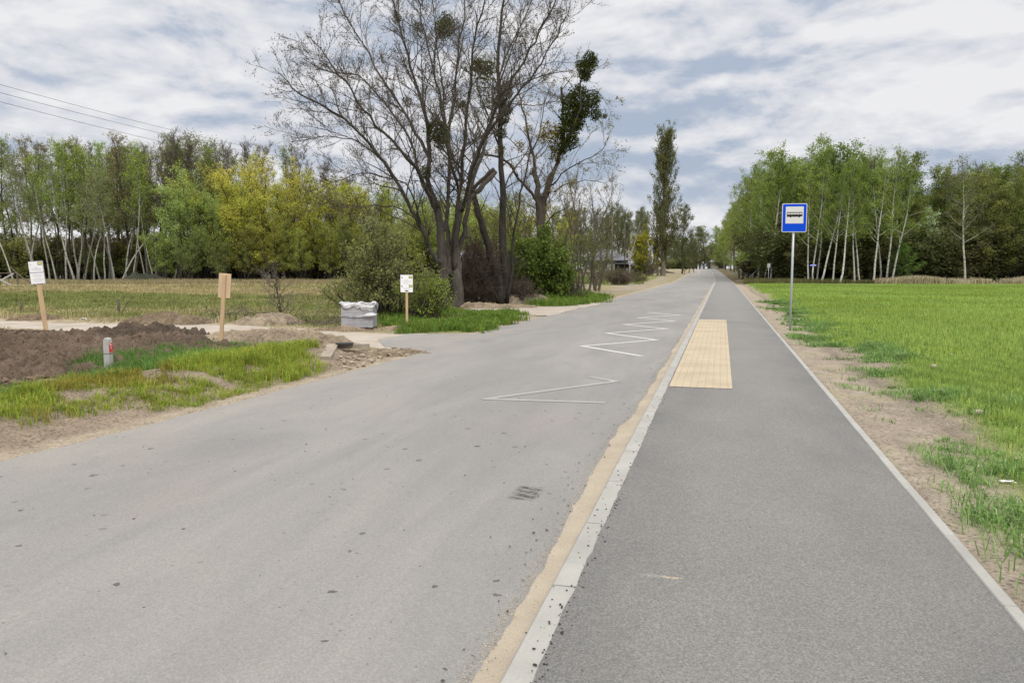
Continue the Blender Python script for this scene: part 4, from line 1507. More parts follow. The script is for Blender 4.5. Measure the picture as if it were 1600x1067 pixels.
# third tree with the big mistletoe mass
D2 = 46.0
bx_, by_ = XY(846, D2)
base = Vector((bx_, by_, hz1(bx_, by_)))
t3 = thing('mistletoe_tree', base, 'forked rough tree carrying a large dark green mistletoe mass on its dead right limb', 'tree')
tk, cr = MB(), MB()
rng = np.random.default_rng(23)
limbs = [
    ([(852, 462, D2), (850, 420, D2), (846, 370, D2), (843, 325, D2), (839, 290, D2), (835, 262, D2)], .40, .13),
    ([(849, 462, D2 + .2), (848, 420, D2 + .2), (847, 370, D2 + .2), (848, 325, D2 + .2), (856, 292, D2 + .3), (864, 270, D2 + .5)], .34, .14),
    ([(845, 345, D2), (838, 315, D2 - .3), (828, 300, D2 - .6), (811, 280, D2 - 1), (791, 253, D2 - 1.6), (770, 244, D2 - 2), (751, 240, D2 - 2.3)], .16, .05),
    ([(838, 285, D2), (835, 258, D2), (826, 210, D2 + .5), (816, 169, D2 + .8), (806, 130, D2 + 1)], .17, .03),
    ([(858, 288, D2 + .3), (862, 278, D2 + .4), (869, 256, D2 + .6), (880, 215, D2 + .4), (880, 165, D2 + .2), (877, 136, D2)], .20, .07),
    ([(872, 245, D2 + .5), (890, 214, D2 - .2), (905, 170, D2 - .6), (907, 128, D2 - .8), (919, 100, D2 - 1)], .12, .04),
    ([(862, 290, D2), (885, 265, D2 - 1.5), (915, 250, D2 - 2.5), (940, 235, D2 - 3.2), (952, 215, D2 - 3.6)], .07, .012),
    ([(866, 300, D2), (893, 285, D2 + 1.5), (925, 282, D2 + 2.5), (950, 290, D2 + 3)], .06, .012),
    ([(830, 240, D2), (845, 205, D2 + 1), (850, 165, D2 + 1.4), (862, 130, D2 + 2)], .08, .015),
    ([(846, 360, D2), (866, 335, D2 - 1), (890, 322, D2 - 1.8)], .07, .02),
    ([(905, 150, D2), (925, 140, D2), (945, 155, D2), (955, 180, D2)], .03, .008),
]
L = limb_lines(tk, rng, limbs, base, 9)
branchy(tk, cr, rng, L, 1.7, 2.4, (R_(25), R_(60)), .04, dict(SPB, leaf=2, ls=.09, lj=.05, sub=2.6), t0=.2)
link('trunk', tk.mesh('trunk', [M_BARK], True), t3).color = (.065, .054, .044, 1)
link('crown', cr.mesh('crown', [M_TWIG, M_LEAF]), t3).color = (.19, .165, .05, 1)
mistletoe(t3, base, [(905, 148, 15, D2), (890, 160, 14, D2), (926, 157, 13, D2), (931, 179, 10, D2), (895, 180, 20, D2), (910, 172, 14, D2), (886, 205, 17, D2), (893, 222, 12, D2), (881, 228, 11, D2),
                       (922, 92, 11, D2 - 1), (926, 99, 9, D2 - 1), (914, 110, 13, D2 - 1), (908, 101, 9, D2 - 1), (915, 120, 8, D2 - 1), (899, 195, 13, D2), (945, 182, 4, D2)], (.065, .08, .02))
mistletoe(t3, base, [(860, 205, 16, D2), (872, 240, 14, D2 + .5), (846, 215, 10, D2), (826, 202, 8, D2), (893, 286, 8, D2), (812, 228, 9, D2), (868, 222, 14, D2 + .4)], (.21, .17, .04), 1)

# ------------------------------------------------------------------ shrubs
def bush(name, px, d, H, Wd, sp, col, label, seed, bark=DKBR, dens=1.0, mats=None, fl=1.0, cat='bush', bud=M_LEAF):
    x, y = XY(px, d)
    rng = np.random.default_rng(seed)
    o = thing(name, (x, y, hz1(x, y)), label, cat)
    tk, cr = MB(), MB()
    lines = []
    n = int(sp['n'] * dens)
    for i in range(n):
        a = rng.uniform(0, 6.283)
        u = rng.uniform(0, 1) ** .6
        b = np.array([math.cos(a), math.sin(a), 0]) * Wd * .22 * u
        b[2] = -.1
        tp = np.array([math.cos(a) * Wd * .5 * u, math.sin(a) * Wd * .5 * u, H * (1.02 - sp['dome'] * u * u) * rng.uniform(.7, 1.05)])
        dd = tp - b
        Q = polyl(rng, b, unit(dd) + np.array([0, 0, .25]), np.linalg.norm(dd), 7, .09, sp['up'])
        tk.tube(Q, np.linspace(sp['r'], .008, 8), 5, 0)
        lines.append((Q, .02))
    dress(cr, rng, lines, sp)
    t = link('stems', tk.mesh('stems', [M_BARK], True), o)
    t.color = (*bark, 1)
    c = link('foliage', cr.mesh('foliage', [M_TWIG, bud]), o)
    c.color = (*col, 1)
    return o


SPW = dict(n=60, dome=.75, up=-.02, r=.03, sub=4.5, sub0=.12, subl=.75, subup=.10, twig=7, twl=.4, twup=.4, leaf=4, ls=.085, lj=.05, tww=.005)
bush('willow_bush', 604, 26.5, 3.2, 4.3, SPW, (.25, .27, .10), 'big rounded grey green willow bush behind the wrapped pallet', 31)
bush('willow_bush', 572, 29, 2.1, 2.2, dict(SPW, n=26), (.23, .26, .095), 'lower willow bush standing behind the left of the wrapped pallet', 32)
bush('green_bush', 664, 24.9, 1.5, 1.7, dict(SPW, n=26, ls=.07, dome=.5, sub=3.4), (.22, .28, .05), 'smaller bright green bush right behind the front notice board', 33)
bush('leafy_bush', 838, 43, 3.9, 4.6, dict(SPW, n=46, leaf=5, ls=.17, lj=.12, subl=.6, twup=.1), (.14, .19, .045), 'rounded leafy evergreen bush under the mistletoe tree', 34)
bush('leafy_bush', 872, 47, 2.6, 2.2, dict(SPW, n=24, leaf=5, ls=.15, lj=.1, subl=.5), (.20, .25, .06), 'small yellow green bush at the right side of the evergreen bush', 35)
SPD = dict(n=90, dome=.6, up=-.01, r=.016, sub=4.0, sub0=.1, subl=.8, subup=-.02, twig=8, twl=.5, twup=0, leaf=1, ls=.07, lj=.05, tww=.006)
bush('dry_thicket', 744, 37.5, 3.6, 3.4, SPD, (.13, .09, .05), 'dense brown leafless thicket between the bare tree and the ivy tree', 36)
bush('dry_thicket', 775, 42, 3.0, 3.6, SPD, (.12, .085, .05), 'dark brown tangle of twigs behind the ivy tree', 37)
bush('dry_thicket', 726, 42, 2.8, 3.0, dict(SPD, leaf=2), (.15, .15, .05), 'olive brown thicket behind the trunk of the huge bare tree', 38)
bush('brush_pile', 812, 38.5, 1.1, 2.2, dict(SPD, n=60, dome=.8), (.12, .09, .06), 'low pile of cut grey branches at the foot of the ivy tree', 39)
bush('brush_pile', 878, 44, 1.5, 2.6, dict(SPD, n=70, dome=.9), (.10, .085, .06), 'dark heap of cut branches beside the leafy evergreen bush', 40)

SPS = dict(SPB, leaf=2, ls=.09, lj=.06)
def small_tree(px, d, top, col, label, seed, stems=2, bark=(.10, .085, .07), spread=.25, r=.09, leaf=2, L=2.0, ls=.09, name='small_tree', wx=1.0, c0=.25, twup=.15):
    x, y = XY(px, d)
    rng = np.random.default_rng(seed)
    sp = dict(stems=stems, spread=spread, limbs=14, c0=c0, a0=60, a1=22, L=L, shape=lambda u: 1.05 - .6 * u, lup=.08, wob=.07, lean=.05,
              sub=3.0, subl=.8, subup=.05, twig=7, twl=.42, twup=twup, leaf=leaf, ls=ls, lj=.08, tww=.006)
    H = tree_h(px, d, top) - hz1(x, y)
    tk, cr = make_tree(seed, H, r, sp)
    o = thing(name, (x, y, hz1(x, y)), label, 'tree')
    link('trunk', tk.mesh('trunk', [M_BARK], True), o).color = (*bark, 1)
    link('crown', cr.mesh('crown', [M_TWIGG, M_LEAF]), o).color = (*col, 1)
    return o


small_tree(905, 56, 262, (.20, .20, .06), 'thin grey branched tree just right of the mistletoe tree', 51, 3, L=2.6, leaf=1)
small_tree(932, 62, 228, (.17, .17, .07), 'tall almost bare tree with fine upright twigs against the sky', 52, 3, spread=.3, L=2.8, leaf=0)
small_tree(918, 52, 345, (.15, .19, .05), 'crooked little tree with sparse green leaves beside the rubble yard', 53, 2, L=1.6, leaf=3)
small_tree(934, 58, 345, (.15, .18, .05), 'two stemmed small tree left of the dark tiled house', 54, 2, L=1.4, leaf=2)
small_tree(893, 64, 290, (.16, .17, .06), 'brownish young tree behind the cut branches heap', 55, 3, L=2.4, leaf=2)
small_tree(934, 75, 378, (.13, .13, .06), 'dwarf bare tree standing in front of the house wall', 56, 2, L=1.3, leaf=0, r=.06)
small_tree(870, 60, 250, (.19, .17, .05), 'ochre leaved slim tree behind the mistletoe tree', 57, 2, L=2.0, leaf=2)
small_tree(810, 52, 300, (.18, .21, .05), 'yellow green young tree behind the ivy tree', 58, 3, L=2.4, leaf=3)
small_tree(765, 50, 310, (.20, .21, .05), 'yellow green young tree seen between the bare tree and the ivy tree', 59, 3, L=2.2, leaf=3)
small_tree(983, 100, 338, (.12, .13, .06), 'slim pale trunked tree rising over the house roof', 60, 1, L=1.4, leaf=1, bark=(.33, .32, .29))
small_tree(1012, 150, 350, (.42, .40, .06), 'bright yellow leaved tree left of the poplar', 61, 3, L=3.2, leaf=5, ls=.2, spread=.2, r=.2, c0=.12)
small_tree(999, 152, 372, (.36, .36, .06), 'lower yellow green tree in front of the barn', 62, 3, L=3.0, leaf=5, ls=.2, spread=.25, r=.18, c0=.12)
small_tree(1018, 146, 398, (.17, .13, .09), 'pinkish brown leafless tree at the left of the poplar foot', 63, 3, L=2.2, leaf=0, r=.1)
small_tree(440, 24.2, 425, (.42, .34, .26), 'young sapling with pale blossom buds at the near edge of the meadow', 64, 1, L=.55, leaf=1, r=.025, ls=.035, name='sapling', bark=(.09, .07, .06))
x, y = XY(1509, 82)
put_tree('birch', 2, x, y, tree_h(1509, 82, 236), (.075, .085, .045), (.40, .39, .34), 'pale birch with bare side branches standing alone at the far right', 'birch_tree', wx=1.15)

# Lombardy poplar
D3 = 150.0
x, y = XY(1036, D3)
H = tree_h(1036, D3, 208) - hz1(x, y)
rng = np.random.default_rng(71)
pop = thing('poplar_tree', (x, y, hz1(x, y)), 'very tall narrow column shaped poplar left of the road', 'tree')
tk, cr = MB(), MB()
lines = []
T = polyl(rng, (0, 0, -.3), (0, 0, 1), H, 10, .01, .1)
tk.tube(T, np.linspace(.55, .04, 11), 8, 0)
tk.tube(polyl(rng, (-.9, -.4, -.3), (-.06, 0, 1), H * .5, 8, .015, .05), np.linspace(.28, .05, 9), 7, 0)
for i in range(130):
    t = rng.uniform(.03, .93)
    b, d = interp_poly(T, np.array([t]))
    a = rng.uniform(0, 6.283)
    u_ = rng.uniform(.25, .85) * (1.25 - .5 * t)
    q = np.array([math.cos(a) * u_, math.sin(a) * u_, 1])
    l = H * .34 * (1 - t) ** .45 * rng.uniform(.55, 1.0) + .8
    Q = polyl(rng, b[0], unit(q), l, 7, .035, .12)
    Q[:, 0] *= 1.0
    tk.tube(Q, np.linspace(.09 * (1 - t) + .03, .01, 8), 5, 0)
    lines.append((Q, .03))
dress(cr, rng, lines, dict(sub=1.7, sub0=.05, subl=1.6, subup=.35, twig=8, twl=.8, twup=.6, leaf=3, ls=.22, lj=.15, tww=.014))
link('trunk', tk.mesh('trunk', [M_BARK], True), pop).color = (.19, .165, .13, 1)
link('crown', cr.mesh('crown', [M_TWIG, M_LEAF]), pop).color = (.175, .19, .065, 1)

# ------------------------------------------------------------------ bus stop sign
sx_, sy_ = G(1234.5, 515, 0)
sg = thing('bus_stop_sign', (sx_, sy_, hz1(sx_, sy_)), 'blue bus stop sign with a bus picture on a grey steel pole', 'road sign', rz=R_(9))
m = MB()
m.tube([(0, 0, -.3), (0, 0, 1.2), (0, 0, 3.26)], .03, 14, 0, True)
m.tube([(0, 0, 3.26), (0, 0, 3.275)], .033, 14, 0, True)
link('pole', m.mesh('pole', [M_GALV], True), sg)


def rrect(x0, z0, x1, z1, r, n=5):
    P = []
    for cx_, cz_, a0 in ((x1 - r, z0 + r, -90), (x1 - r, z1 - r, 0), (x0 + r, z1 - r, 90), (x0 + r, z0 + r, 180)):
        for i in range(n + 1):
            a = R_(a0 + 90 * i / n)
            P.append((cx_ + r * math.cos(a), cz_ + r * math.sin(a)))
    return P


Z0, Z1, HW = 2.575, 3.315, .315
m = MB()
m.prism(rrect(-HW, Z0, HW, Z1, .035), -.052, -.034)
link('back_plate', m.mesh('back_plate', [M_GALV]), sg)
m = MB()
m.prism(rrect(-HW + .001, Z0 + .001, HW - .001, Z1 - .001, .034), -.056, -.0525)
bd = link('border', m.mesh('border', [M_SIGNW]), sg)
m = MB()
m.prism(rrect(-HW + .018, Z0 + .018, HW - .018, Z1 - .018, .025), -.059, -.0565)
link('blue_face', m.mesh('blue_face', [M_BLUE]), sg)
m = MB()
m.prism([(-.225, 2.80), (.225, 2.80), (.225, 3.235), (-.225, 3.235)], -.0615, -.0595)
link('white_panel', m.mesh('white_panel', [M_SIGNW]), sg)
m = MB()
bxx = -.0615
def blk(x0, z0, x1, z1, a=-.064, b=-.062):
    m.prism([(x0, z0), (x1, z0), (x1, z1), (x0, z1)], a, b)
blk(-.195, 2.980, .195, 3.034)                       # body band
blk(-.195, 3.022, -.186, 3.075)
blk(.186, 3.022, .195, 3.075)
blk(-.195, 3.073, .195, 3.092)                       # roof
for q in (-.11, -.03, .05, .12):
    blk(q - .0035, 3.022, q + .0035, 3.075)
for q in (-.10, .115):
    m.prism([(q + .027 * math.cos(R_(a)), 2.982 + .027 * math.sin(R_(a))) for a in range(0, 360, 24)], -.0645, -.062)
blk(-.195, 2.972, -.14, 2.985)
blk(-.06, 2.972, .07, 2.985)
link('bus_picture', m.mesh('bus_picture', [M_BLACK]), sg)
m = MB()
for zz in (2.70, 3.18):
    m.box((0, -.018, zz), (.11, .032, .04))
    m.box((0, .034, zz), (.09, .008, .04))
link('clamp', m.mesh('clamp', [M_GALV]), sg)

# ------------------------------------------------------------------ notice boards
def lines_text(m, rows, seed, y=-.0):
    r = random.Random(seed)
    for cx_, z, wd, h in rows:
        x = cx_ - wd / 2
        while x < cx_ + wd / 2 - .01:
            l = r.uniform(.018, .05)
            m.box((x + l / 2, y, z), (l, .0012, h))
            x += l + .008


def stake_thing(name, label, loc, rot, stake_h, sw, st, cat='notice board'):
    o = thing(name, loc, label, cat, rot=rot)
    m = MB()
    m.box((0, 0, stake_h / 2 - .15), (sw, st, stake_h + .3))
    s = link('stake', m.mesh('stake', [M_WOOD]), o)
    b = s.modifiers.new('bevel', 'BEVEL')
    b.width = .004
    return o


# left board: base (72,517), two sheets, leaning left
x, y = G(72, 517)
o = stake_thing('notice_board', 'leaning wooden stake with two white notice sheets one above the other, beside the dark soil', (x, y, hz1(x, y)), (R_(1), R_(-4.5), R_(33)), 1.85, .15, .03)
o.scale = (.77, 1, 1)
m = MB()
m.box((.0, -.022, 1.60), (.46, .012, .62))
link('backing_board', m.mesh('backing_board', [M_GALV]), o)
for nm, zc_, hh in (('upper_sheet', 1.755, .285), ('lower_sheet', 1.445, .285)):
    m = MB()
    m.box((-.01, -.031, zc_), (.43, .003, hh))
    s = link(nm, m.mesh(nm, [M_WHITE]), o)
    m = MB()
    if nm == 'upper_sheet':
        lines_text(m, [(-.01, 1.735, .13, .012), (-.01, 1.70, .32, .009), (-.01, 1.672, .26, .009)], 1, -.0335)
    else:
        lines_text(m, [(0, 1.54, .30, .010), (0, 1.505, .26, .010), (0, 1.465, .12, .009), (0, 1.425, .32, .009), (0, 1.395, .28, .009), (0, 1.36, .2, .009)], 2, -.0335)
    link('print', m.mesh('print', [M_INK]), s)
m = MB()
m.box((.125, -.0335, 1.843), (.13, .0016, .085))
e1 = link('emblem_frame', m.mesh('emblem_frame', [M_DKY]), o)
m = MB()
m.box((.125, -.0352, 1.843), (.10, .0016, .055))
link('emblem_field', m.mesh('emblem_field', [M_YEL]), e1)
m = MB()
m.prism([(-.19, 1.87), (-.165, 1.85), (-.145, 1.80), (-.155, 1.795), (-.185, 1.835)], -.0345, -.033)
link('small_emblem', m.mesh('small_emblem', [M_INK]), o)

# middle board seen from behind
x, y = G(345, 549)
o = stake_thing('notice_board', 'leaning notice board seen from behind, bare plywood panel on a thin stake', (x, y, hz1(x, y)), (R_(-1), R_(4.5), R_(10)), 1.55, .075, .045)
m = MB()
m.box((0, .034, 1.33), (.255, .02, .50))
p_ = link('panel', m.mesh('panel', [M_PLY]), o)

# right board
x, y = G(636, 514)
o = stake_thing('notice_board', 'upright notice board with one white sheet in front of the green bush', (x, y, hz1(x, y)), (0, R_(.3), R_(21)), 1.38, .068, .035)
m = MB()
m.box((0, -.026, 1.30), (.345, .014, .485))
s = link('sheet', m.mesh('sheet', [M_WHITE]), o)
m = MB()
lines_text(m, [(0, 1.395, .11, .012), (0, 1.365, .24, .009), (-.01, 1.335, .20, .009), (-.02, 1.30, .16, .009), (0, 1.172, .18, .009), (0, 1.142, .17, .009)], 4, -.0345)
link('print', m.mesh('print', [M_INK]), s)
for zz in (1.475, 1.232):
    m = MB()
    m.box((.11, -.0345, zz), (.10, .002, .065))
    e1 = link('emblem_frame', m.mesh('emblem_frame', [M_DKY]), s)
    m = MB()
    m.box((.11, -.0362, zz), (.072, .0016, .038))
    link('emblem_field', m.mesh('emblem_field', [M_YEL]), e1)
    m = MB()
    m.prism([(-.145, zz + .025), (-.125, zz - .002), (-.10, zz - .028), (-.125, zz - .03), (-.148, zz)], -.0355, -.034)
    link('small_emblem', m.mesh('small_emblem', [M_BLACK]), s)
m = MB()
m.box((0, -.0345, 1.095), (.09, .002, .026))
link('stamp', m.mesh('stamp', [M_BLACK]), s)

# ------------------------------------------------------------------ concrete marker post
x, y = G(170, 574, -.05)
o = thing('marker_post', (x, y, hz1(x, y)), 'short square concrete marker post with a small red plate, in the grass', 'marker post', rot=(R_(1), R_(1), R_(8)))
o.location.z -= .05
o.scale = (.70, .70, 1.12)
m = MB()
a = .075
m.prism([(-a, -.2), (a, -.2), (a * .98, .46), (a * .8, .515), (a * .45, .54), (-a * .45, .54), (-a * .8, .515), (-a * .98, .46)], -a, a)
s = link('shaft', m.mesh('shaft', [M_POSTC]), o)
b = s.modifiers.new('bevel', 'BEVEL')
b.width = .008
b.segments = 2
m = MB()
m.box((0, 0, .305), (.1535, .1535, .008))
link('wire_band', m.mesh('wire_band', [M_RUBBER]), o)
m = MB()
m.box((a + .004, 0, .395), (.004, .125, .155))
pl = link('plate', m.mesh('plate', [M_RED]), o)
m = MB()
for c_, d_ in (((a + .007, -.03, .445), (.001, .028, .035)), ((a + .007, .02, .435), (.001, .03, .012)), ((a + .007, .0, .405), (.001, .045, .009)), ((a + .007, 0, .385), (.001, .011, .032)),
               ((a + .007, 0, .322), (.001, .118, .004)), ((a + .007, 0, .469), (.001, .118, .004))):
    m.box(c_, d_)
link('lettering', m.mesh('lettering', [M_WHITE]), pl)

# ------------------------------------------------------------------ wrapped pallet of pavers
x, y = G(562, 513)
o = thing('paver_pallet', (x, y, hz1(x, y)), 'two layer stack of grey pavers on a pallet, half covered by torn white film', 'pallet', rz=R_(17))
o.location.z -= .06
o.scale = (.88, .88, 1.1)
m = MB()
for q in (-.42, 0, .42):
    m.box((0, q, .05), (1.0, .10, .08))
for q in (-.42, -.21, 0, .21, .42):
    m.box((q, 0, .105), (.10, .98, .022))
link('pallet_base', m.mesh('pallet_base', [M_OLDWOOD]), o)
for nm, z0, z1, n in (('lower_stack', .12, .39, 3), ('upper_stack', .402, .68, 3)):
    m = MB()
    dz = (z1 - z0) / n
    for k in range(n):
        for i in range(5):
            for j in range(2):
                m.box((-.40 + i * .20 + (.004 if k % 2 else 0), -.245 + j * .49, z0 + dz * (k + .5)), (.198, .488, dz - .003))
    link(nm, m.mesh(nm, [M_GREYBLK]), o)
# film: draped sheet hanging unevenly round the top, with folds
def film(name, fz, x0, x1, y0, y1, seed):
    rng = np.random.default_rng(seed)
    n, mrow = 220, 16
    u = np.arange(n) / n
    per = 2 * ((x1 - x0) + (y1 - y0))
    pts, nrm = [], []
    for q in u:
        s = q * per
        w1, h1 = x1 - x0, y1 - y0
        if s < w1:
            pts.append((x0 + s, y0)); nrm.append((0, -1))
        elif s < w1 + h1:
            pts.append((x1, y0 + s - w1)); nrm.append((1, 0))
        elif s < 2 * w1 + h1:
            pts.append((x1 - (s - w1 - h1), y1)); nrm.append((0, 1))
        else:
            pts.append((x0, y1 - (s - 2 * w1 - h1))); nrm.append((-1, 0))
    pts, nrm = np.array(pts), np.array(nrm)
    V = []
    for r in range(mrow):
        t = r / (mrow - 1)
        top, bot, bul = fz(u * per, per)
        fold = (fbm(u * 26, np.full(n, t * 3.0), seed, 3) - .5) * .09 + (fbm(u * 60, np.full(n, t * 7.0), seed + 4, 3) - .5) * .04
        off = .012 + np.clip(fold + .02, 0, 1) + bul * np.sin(math.pi * t)
        V.append(np.stack([pts[:, 0] + nrm[:, 0] * off, pts[:, 1] + nrm[:, 1] * off, top + (bot - top) * t + fold * .3], 1))
    V = np.concatenate(V)
    i = np.arange(n)
    F = []
    for r in range(mrow - 1):
        a_, b_ = r * n + i, r * n + (i + 1) % n
        F.append(np.stack([a_, b_, b_ + n, a_ + n], 1))
    return V, np.concatenate(F), n


def fz_top(s, per):
    top = .73 + .03 * np.sin(s * 2.2) + .05 * np.exp(-((s - .03) / .13) ** 2) + .05 * np.exp(-((s - per) / .13) ** 2)
    bot = .635 + .04 * np.sin(s * 5 + 1) + (fbm(s * 7, s * 0, 3, 4) - .5) * .26
    return top, bot, .02 + .05 * np.exp(-((s - .05) / .15) ** 2)


V1, F1, n1_ = film('film', fz_top, -.505, .505, -.495, .495, 8)
mb = MB()
mb.add(V1, np.concatenate([F1[:, [0, 1, 2]], F1[:, [0, 2, 3]]]))
# crumpled lid
g_ = 40
gx, gy = np.meshgrid(np.linspace(-.515, .515, g_), np.linspace(-.505, .505, g_))
zz = .70 + (fbm(gx * 5 + 9, gy * 5, 4, 5) - .4) * .16 + .05 * np.exp(-((gx + .38) ** 2 + (gy + .3) ** 2) / .02)
V2 = np.stack([gx.ravel(), gy.ravel(), zz.ravel()], 1)
i = (np.arange(g_ - 1)[:, None] * g_ + np.arange(g_ - 1)[None]).ravel()
F2 = np.stack([i, i + 1, i + g_ + 1, i + g_], 1)
mb.add(V2, np.concatenate([F2[:, [0, 1, 2]], F2[:, [0, 2, 3]]]))
link('film_cover', mb.mesh('film_cover', [M_FILM], True), o)
mb = MB()


def fz_mid(s, per):
    w_ = np.exp(-((s - .95) / .2) ** 2)
    a_ = np.exp(-((s - .45) / .35) ** 2)
    top = .415 + .09 * w_
    return top, top - .006 - .03 * a_ - .12 * w_, .002 + .11 * w_


V3, F3, _ = film('film', fz_mid, -.505, .505, -.495, .495, 18)
mb.add(V3, np.concatenate([F3[:, [0, 1, 2]], F3[:, [0, 2, 3]]]))
link('film_strip', mb.mesh('film_strip', [M_FILM], True), o)

# ------------------------------------------------------------------ heaps of earth and sand
def heap(name, cx_, cy_, rx, ry, h, colA, label, seed, rot=0.0, rough=.25, sharp=1.5, res=90, cat='heap', group=None, stones=0, kind=None):
    n = res
    g = np.linspace(-1.15, 1.15, n)
    gx, gy = np.meshgrid(g, g)
    gx, gy = gx.ravel(), gy.ravel()
    ang = np.arctan2(gy, gx)
    rad = np.hypot(gx, gy) * (1 + (fbm(np.cos(ang) * 1.7 + seed, np.sin(ang) * 1.7, seed, 3) - .5) * .7)
    x0, y0 = gx * rx, gy * ry
    x = cx_ + x0 * math.cos(rot) - y0 * math.sin(rot)
    y = cy_ + x0 * math.sin(rot) + y0 * math.cos(rot)
    prof_ = np.clip(1 - rad ** 2, -.3, 1)
    prof_ = np.where(prof_ > 0, prof_ ** (1 / sharp), prof_)
    cl_ = fbm(x * 1.6, y * 1.6, seed, 5) - .5
    cf = fbm(x * 6.5, y * 6.5, seed + 3, 4) - .5
    rid = 1 - np.abs(2 * fbm(x * 3.2, y * 3.2, seed + 7, 4) - 1)
    ff = fbm(x * 17, y * 17, seed + 9, 3) - .5
    z = hz(x, y) + h * prof_ * (1 + 1.1 * cl_) + ff * rough * .45 * np.clip(prof_ * 4, 0, 1) + np.where(prof_ > 0, 1, 0) * (cf * rough + (rid - .8) * rough * .8) * np.clip(prof_ * 4, 0, 1) - .03
    V = np.stack([x - cx_, y - cy_, z], 1)
    zb = hz1(cx_, cy_)
    V[:, 2] -= zb
    c = np.array(colA) * (0.62 + .5 * fbm(x * 2, y * 2, seed + 5, 4)[:, None] + .8 * cf[:, None] + .5 * ff[:, None])
    i = (np.arange(n - 1)[:, None] * n + np.arange(n - 1)[None]).ravel()
    F = np.stack([i, i + 1, i + n + 1, i + n], 1)
    F = F[(rad[F] < 1.12).all(1)]
    me = mesh_np(name, V, F, np.clip(c, .01, 1), True, [M_GROUND])
    o = link(name, me, label=label, category=cat, group=group, kind=kind)
    o.location = (cx_, cy_, zb)
    return o


def heap_px(name, px, py, rx, ry, h, *a, **k):
    x, y = G(px, py)
    return heap(name, x, y, rx, ry, h, *a, **k)


YR = YAW
DK = (.135, .10, .075)
heap_px('soil_heap', 60, 552, 4.3, 2.9, .27, DK, 'big heap of dark brown soil at the left edge of the picture', 3, YR, .36, 1.3, 150)
heap_px('soil_heap', 140, 545, 2.3, 1.6, .24, (.115, .085, .064), 'dark soil heap behind the concrete marker post', 4, YR, .32, 1.3, 110)
heap_px('soil_heap', 205, 537, 1.7, 1.3, .30, (.10, .076, .058), 'dark brown crumbly heap right of the marker post', 5, YR, .32, 1.4, 110)
heap_px('soil_heap', -20, 575, 2.8, 2.4, .22, DK, 'dark soil heap nearest to the road at the far left', 9, YR, .32, 1.3, 110)
heap_px('sand_heap', 428, 537, 1.7, 1.0, .36, (.30, .24, .175), 'light sandy heap behind the tall grass at the road mouth', 6, YR, .12, 1.3, 100)
heap_px('sand_heap', 424, 506, 1.1, .7, .30, (.30, .245, .18), 'small pale sand heap on the far side of the gravel track', 7, YR, .1, 1.2)
heap_px('soil_heap', 262, 505, 1.7, .6, .28, (.19, .145, .10), 'low brown heap of sods beyond the track, right of the broken post', 8, YR, .16, 1.2)
heap_px('soil_heap', 57, 500, .95, .5, .24, (.20, .15, .10), 'small brown earth lump behind the left notice stake', 10, YR, .14, 1.2)
heap_px('sand_heap', 800, 473, 2.4, 1.1, .45, (.30, .25, .185), 'pale rubble heap at the foot of the ivy tree', 11, YR, .16, 1.2)
heap_px('sand_heap', 752, 481, 2.6, 1.0, .22, (.28, .22, .155), 'flat litter of sand and bark chips below the huge bare tree', 12, YR, .12, 1.1)
heap_px('soil_heap', 1030, 431, 3.4, 1.6, .7, (.14, .11, .085), 'brown earth heap left of the road in front of the poplar', 13, YR, .2, 1.2)
heap_px('sand_heap', 540, 516, 1.0, .35, .12, (.26, .20, .14), 'low sandy ridge in front of the wrapped pallet', 14, YR, .1, 1.1)
heap_px('sand_heap', 620, 515, .9, .3, .12, (.27, .21, .15), 'low sandy ridge at the foot of the right notice board', 15, YR, .1, 1.1)
heap_px('sand_heap', 575, 553, 1.35, .85, .10, (.24, .19, .135), 'broken stony bank at the near corner of the road mouth', 16, YR + .2, .10, 1.1)

# clods and stones
rng = np.random.default_rng(91)
m = MB()
def area_pts(poly, n):
    a = np.array(poly)
    P = np.zeros((0, 2))
    while len(P) < n:
        q = rng.uniform(a.min(0), a.max(0), (n * 3, 2))
        P = np.concatenate([P, q[poly_sd(q[:, 0], q[:, 1], poly) > 0]])
    P = P[:n]
    return np.stack([P[:, 0], P[:, 1], hz(P[:, 0], P[:, 1])], 1)


DG = bpy.context.evaluated_depsgraph_get
STONEY = P_([(515, 565), (530, 545), (640, 546), (668, 549), (600, 562), (540, 580)])
P = area_pts(STONEY, 520)
P[:, 2] += rng.uniform(-.02, .05, len(P))
sz_ = .012 + .045 * rng.uniform(0, 1, len(P)) ** 2
cc = np.array([.33, .275, .205]) * rng.uniform(.6, 1.25, (len(P), 1))
m.rocks(P, sz_, rng, 0, .6, cc)
link('rubble', m.mesh('rubble', [M_ROCK], False, True), kind='stuff')
m = MB()
vp = [(-18, 8), (-6.6, 5), (-6.5, 15), (-10, 15.5), (-24, 17)]
P = area_pts(vp, 1500)
m.rocks(P, rng.uniform(.008, .03, len(P)), rng, 0, .6, np.array([.24, .19, .14]) * rng.uniform(.5, 1.6, (len(P), 1)))
P = area_pts([(1.5, 3), (2.9, 3), (3.1, 40), (1.5, 40)], 1500)
m.rocks(P, rng.uniform(.004, .014, len(P)), rng, 0, .6, np.array([.27, .22, .17]) * rng.uniform(.4, 1.6, (len(P), 1)))
P = area_pts(YARD, 700)
m.rocks(P, rng.uniform(.02, .09, len(P)), rng, 0, .6, np.array([.27, .22, .17]) * rng.uniform(.4, 1.5, (len(P), 1)))
P = area_pts(P_([(-60, 512), (60, 518), (240, 524), (285, 533), (295, 548), (200, 562), (110, 582), (40, 602), (-60, 625)]), 6500)
P[:, 2] += .03
